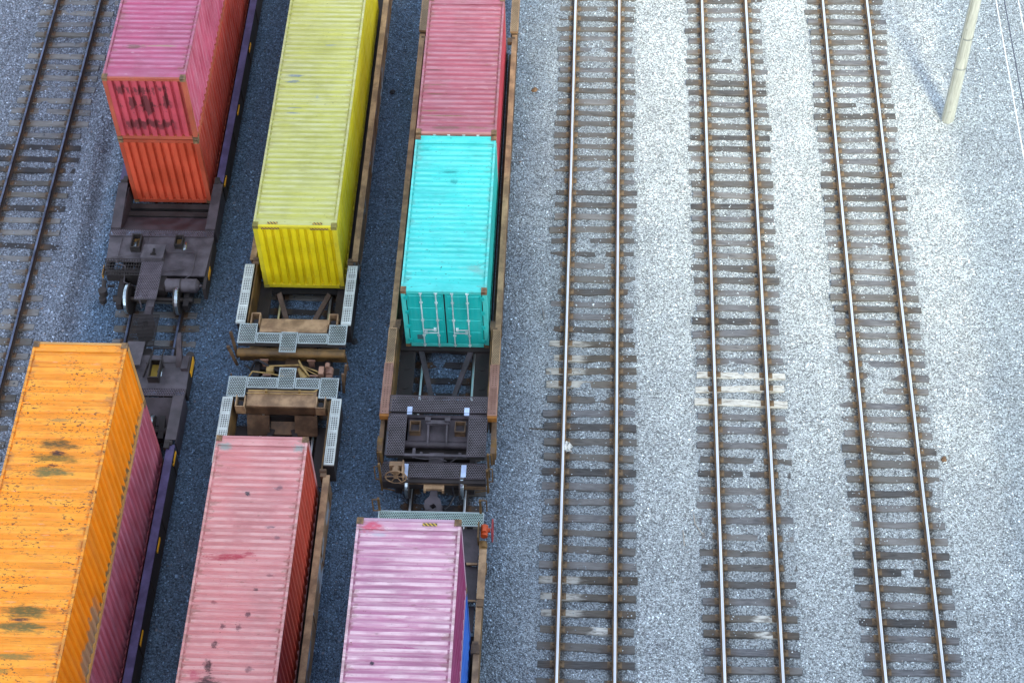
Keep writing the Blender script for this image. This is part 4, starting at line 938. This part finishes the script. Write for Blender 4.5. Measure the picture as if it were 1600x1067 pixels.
b('valve_bracket', C_tana, (1.27, 1.31, -.95, -.46, .95, 1.4)); m = c6.mb(); m.box(1.32, 1.52, -1.2, -.9, 1.0, 1.15); m.cyl((1.44, -1.1, 1.1), (1.44, -.95, 1.1), .1, n=10); m.build('valve_body', C_tana, r6)
m = c6.mb(); m.box(1.28, 1.34, -.04, .02, .45, 1.75); m.tube([(1.31, 0, 1.72), (1.48, 0, 1.72), (1.48, 0, 1.2)], .018); m.tube([(1.31, .02, 1.0), (1.0, .06, .75), (.95, .06, .6)], .03); m.build('ladder', C_tana, r6)
m = c6.mb(); m.box(-1.46, -1.40, -.02, .04, .45, 1.7); m.tube([(-1.43, 0, 1.65), (-1.6, 0, 1.65), (-1.6, 0, 1.1), (-1.43, 0, 1.1)], .018)
m.build('ladder', C_tana, r6)
c6b = Car(r6, -1); o = coupler(c6b, .4, -.42, .76, mat=C_dark)
bogie(c6b, 1.3)
# ------------------------------------------------------------------ pole, wires, litter
t = NT('bleached_pole_wood'); p = t.obj()
g1 = t.noise(t.map(p, (9, 9, .6)), 2.2, 6, .65)
c = t.mix(t.rng(g1, .3, .7), hx('8c9188'), hx('adb2a9')); c = t.mix(t.rng(t.noise(t.map(p, (3, 3, 2)), 2, 4), .62, .7, 0, .5), c, hx('7d8078'))
t.bump(g1, .4, .02); M_pole = t.fin(c, .85)
po = thing('utility_pole', 'pale bleached wooden pole standing in the gravel at the upper right', 'utility pole', (11.62, 42.66, -.05))
m = MB(); pts = [(.0, .0, -.6), (.01, .0, 2.), (0, .02, 5.), (.02, .03, 8.6)]
for i, (a, b_) in enumerate(zip(pts[:-1], pts[1:])): m.cyl(a, b_, .215-.02*i, .195-.02*i, n=18)
m.build('pole_shaft', M_pole, po)
m = MB(); m.cyl((.01, 0, 2.35), (.01, 0, 2.39), .207, n=18, caps=False); m.cyl((.005, .01, 3.6), (.005, .01, 3.64), .2, n=18, caps=False); m.build('band', plain('pole_band_steel', hx('7c8484'), .5, .4), po)
m = MB(); m.tube([(-.19, -.12, -.05), (-.18, -.12, 2.0), (-.165, -.1, 5.0), (-.13, -.08, 8.0)], .018, 6); m.build('ground_conduit', plain('pole_conduit', hx('8d928c'), .6), po)
m = MB(); m.box(-.95, .75, .17, .27, 7.85, 8.0); m.build('crossarm', M_pole, po)
m = MB()
for x in (-.38, -.14, .24): m.cyl((x, .22, 8.0), (x, .22, 8.14), .04, n=8)
m.build('insulator', plain('glass_insulator', hx('6c8a90'), .3), po)
for x, cname, lab, cc in ((11.24, 'overhead_wire', 'thin pale wire, the nearest to the wooden pole of the three', 'd2d6d4'), (11.47, 'overhead_wire', 'thin dark wire between two pale wires right of the wooden pole', '3a4050'), (11.86, 'overhead_wire', 'thin pale wire, the farthest right in the upper right corner', 'd2d6d4')):
    m = MB(); pts = []
    for y in np.linspace(-15, 100, 47): pts.append((x, y, 8.12-.0*abs(y)))
    m.tube(pts, .016, 6); tag(m.build(cname, plain('wire_'+cc, hx(cc), .5), None), lab, 'wire', 'overhead wires right of the pole')
M_clod = worn('brown_clod', hx('5b4632'), .3, .9, col2=hx('7a6048'), scale=9)
M_dk = worn('dark_clod', hx('26282c'), .3, .9, col2=hx('34383e'), scale=9)
M_rag = plain('white_rag', hx('d8dcd8'), .8)
def lump(name, x, y, r, mat, lab, cat):
    import bmesh
    bm = bmesh.new(); bmesh.ops.create_icosphere(bm, subdivisions=2, radius=r)
    for v in bm.verts: v.co = v.co*random.uniform(.75, 1.25); v.co.z = v.co.z*.6
    me = bpy.data.meshes.new(name); bm.to_mesh(me); bm.free(); me.materials.append(mat)
    o = bpy.data.objects.new(name, me); COL.objects.link(o); o.location = (x, y, float(ground_h(x, y))+r*.35); return tag(o, lab, cat, 'stray lumps on the gravel')
lump('brown_stone', -1.89, 43.63, .10, M_clod, 'small brown stone between the brick pink container and the first empty track', 'stone')
lump('brown_stone', 10.12, 29.26, .085, M_clod, 'small brown stone right of the rightmost empty track', 'stone')
lump('dark_stone', -6.60, 43.5, .10, M_dk, 'dark lump on the gravel between the yellow and brick pink containers', 'stone')
lump('dark_stone', -6.9, 33.0, .11, M_dk, 'dark lump on the gravel right of the galvanised walkways', 'stone')
def twig(pts, r, mat, lab, name='twig', cat='twig'):
    z = lambda x, y: float(ground_h(x, y))+.06
    m = MB(); m.tube([(x, y, z(x, y)) for x, y in pts], r, 6); tag(m.build(name, mat), lab, cat, 'stray sticks on the gravel')
M_tw = plain('bleached_stick', hx('a8a49a'), .8)
twig([(3.05, 27.2), (3.08, 26.9), (3.3, 26.55)], .018, M_tw, 'bent pale stick against the left tie ends of the whitewashed track')
twig([(2.75, 26.7), (2.78, 26.2)], .018, M_tw, 'straight pale stick between the first two empty tracks')
twig([(-1.35, 34.4), (-1.28, 33.95)], .018, plain('grey_stick', hx('6d6f70'), .8), 'grey stick left of the first empty track')
twig([(-1.6, 30.0), (-1.15, 30.0)], .02, plain('brown_stick', hx('4d463c'), .8), 'short brown stick beside the first empty track')
import bmesh
bm = bmesh.new(); bmesh.ops.create_grid(bm, x_segments=12, y_segments=10, size=.5)
for v in bm.verts:
    x, y = v.co.x, v.co.y; v.co = Vector((x*.2+.05*math.sin(y*9), y*.3+.05*math.sin(x*11), .05*math.sin(x*13+y*5)+.05*math.cos(y*12)+.02))
for f in bm.faces: f.smooth = True
me = bpy.data.meshes.new('rag'); bm.to_mesh(me); bm.free(); me.materials.append(M_rag)
o = bpy.data.objects.new('rag', me); COL.objects.link(o); o.location = (-.47, 29.3, .10); tag(o, 'crumpled white rag lying at the left rail of the first empty track', 'rag')
# ------------------------------------------------------------------ unseen sun blockers, added behind the viewer to leave a gap of sun
M_conc = worn('sunblocker_pale', hx('d8d5cc'), .1, .85, col2=hx('e2dfd6'), scale=.2, rcol=hx('b8b3a6'))  # pale so the added blockers bounce sky light back
bdir = Vector((-A[1], A[0])).normalized(); adir = Vector(A).normalized()
def sunblocker(u, s, r, h, lab):
    P_ = bdir*u+adir*s
    e = thing('added_sunblocker', lab, 'sunblocker', (P_.x, P_.y, -.05), math.atan2(bdir.y, bdir.x), 'sun blockers added behind the viewpoint, out of view')
    m = MB(); m.cyl((0, 0, 0), (0, 0, h), r, n=48); m.build('shaft', M_conc, e)
    m = MB(); m.cyl((0, 0, h), (0, 0, h+.6), r+.3, n=48); m.cyl((0, 0, h+.6), (0, 0, h+2.2), r*.98, r*.25, n=48); m.build('sunblocker_cap', M_conc, e)
SD = 15.
for i, (u0, u1, h, lab) in enumerate(((-12, -5, 66, 'tall silo added out of view, the outermost on the left'), (-5, 2, 66, 'tall silo added out of view, second from the left'), (2, 9, 66, 'tall silo added out of view, third from the left'), (9, 15.4, 66, 'tall silo added out of view, beside the low one'), (15.4, 26.6, 30, 'low wide silo added out of view, in the sunny gap'), (26.6, 36, 66, 'tall silo added out of view, right of the gap'))):
    sunblocker((u0+u1)/2, SD, (u1-u0)/2, h, lab)
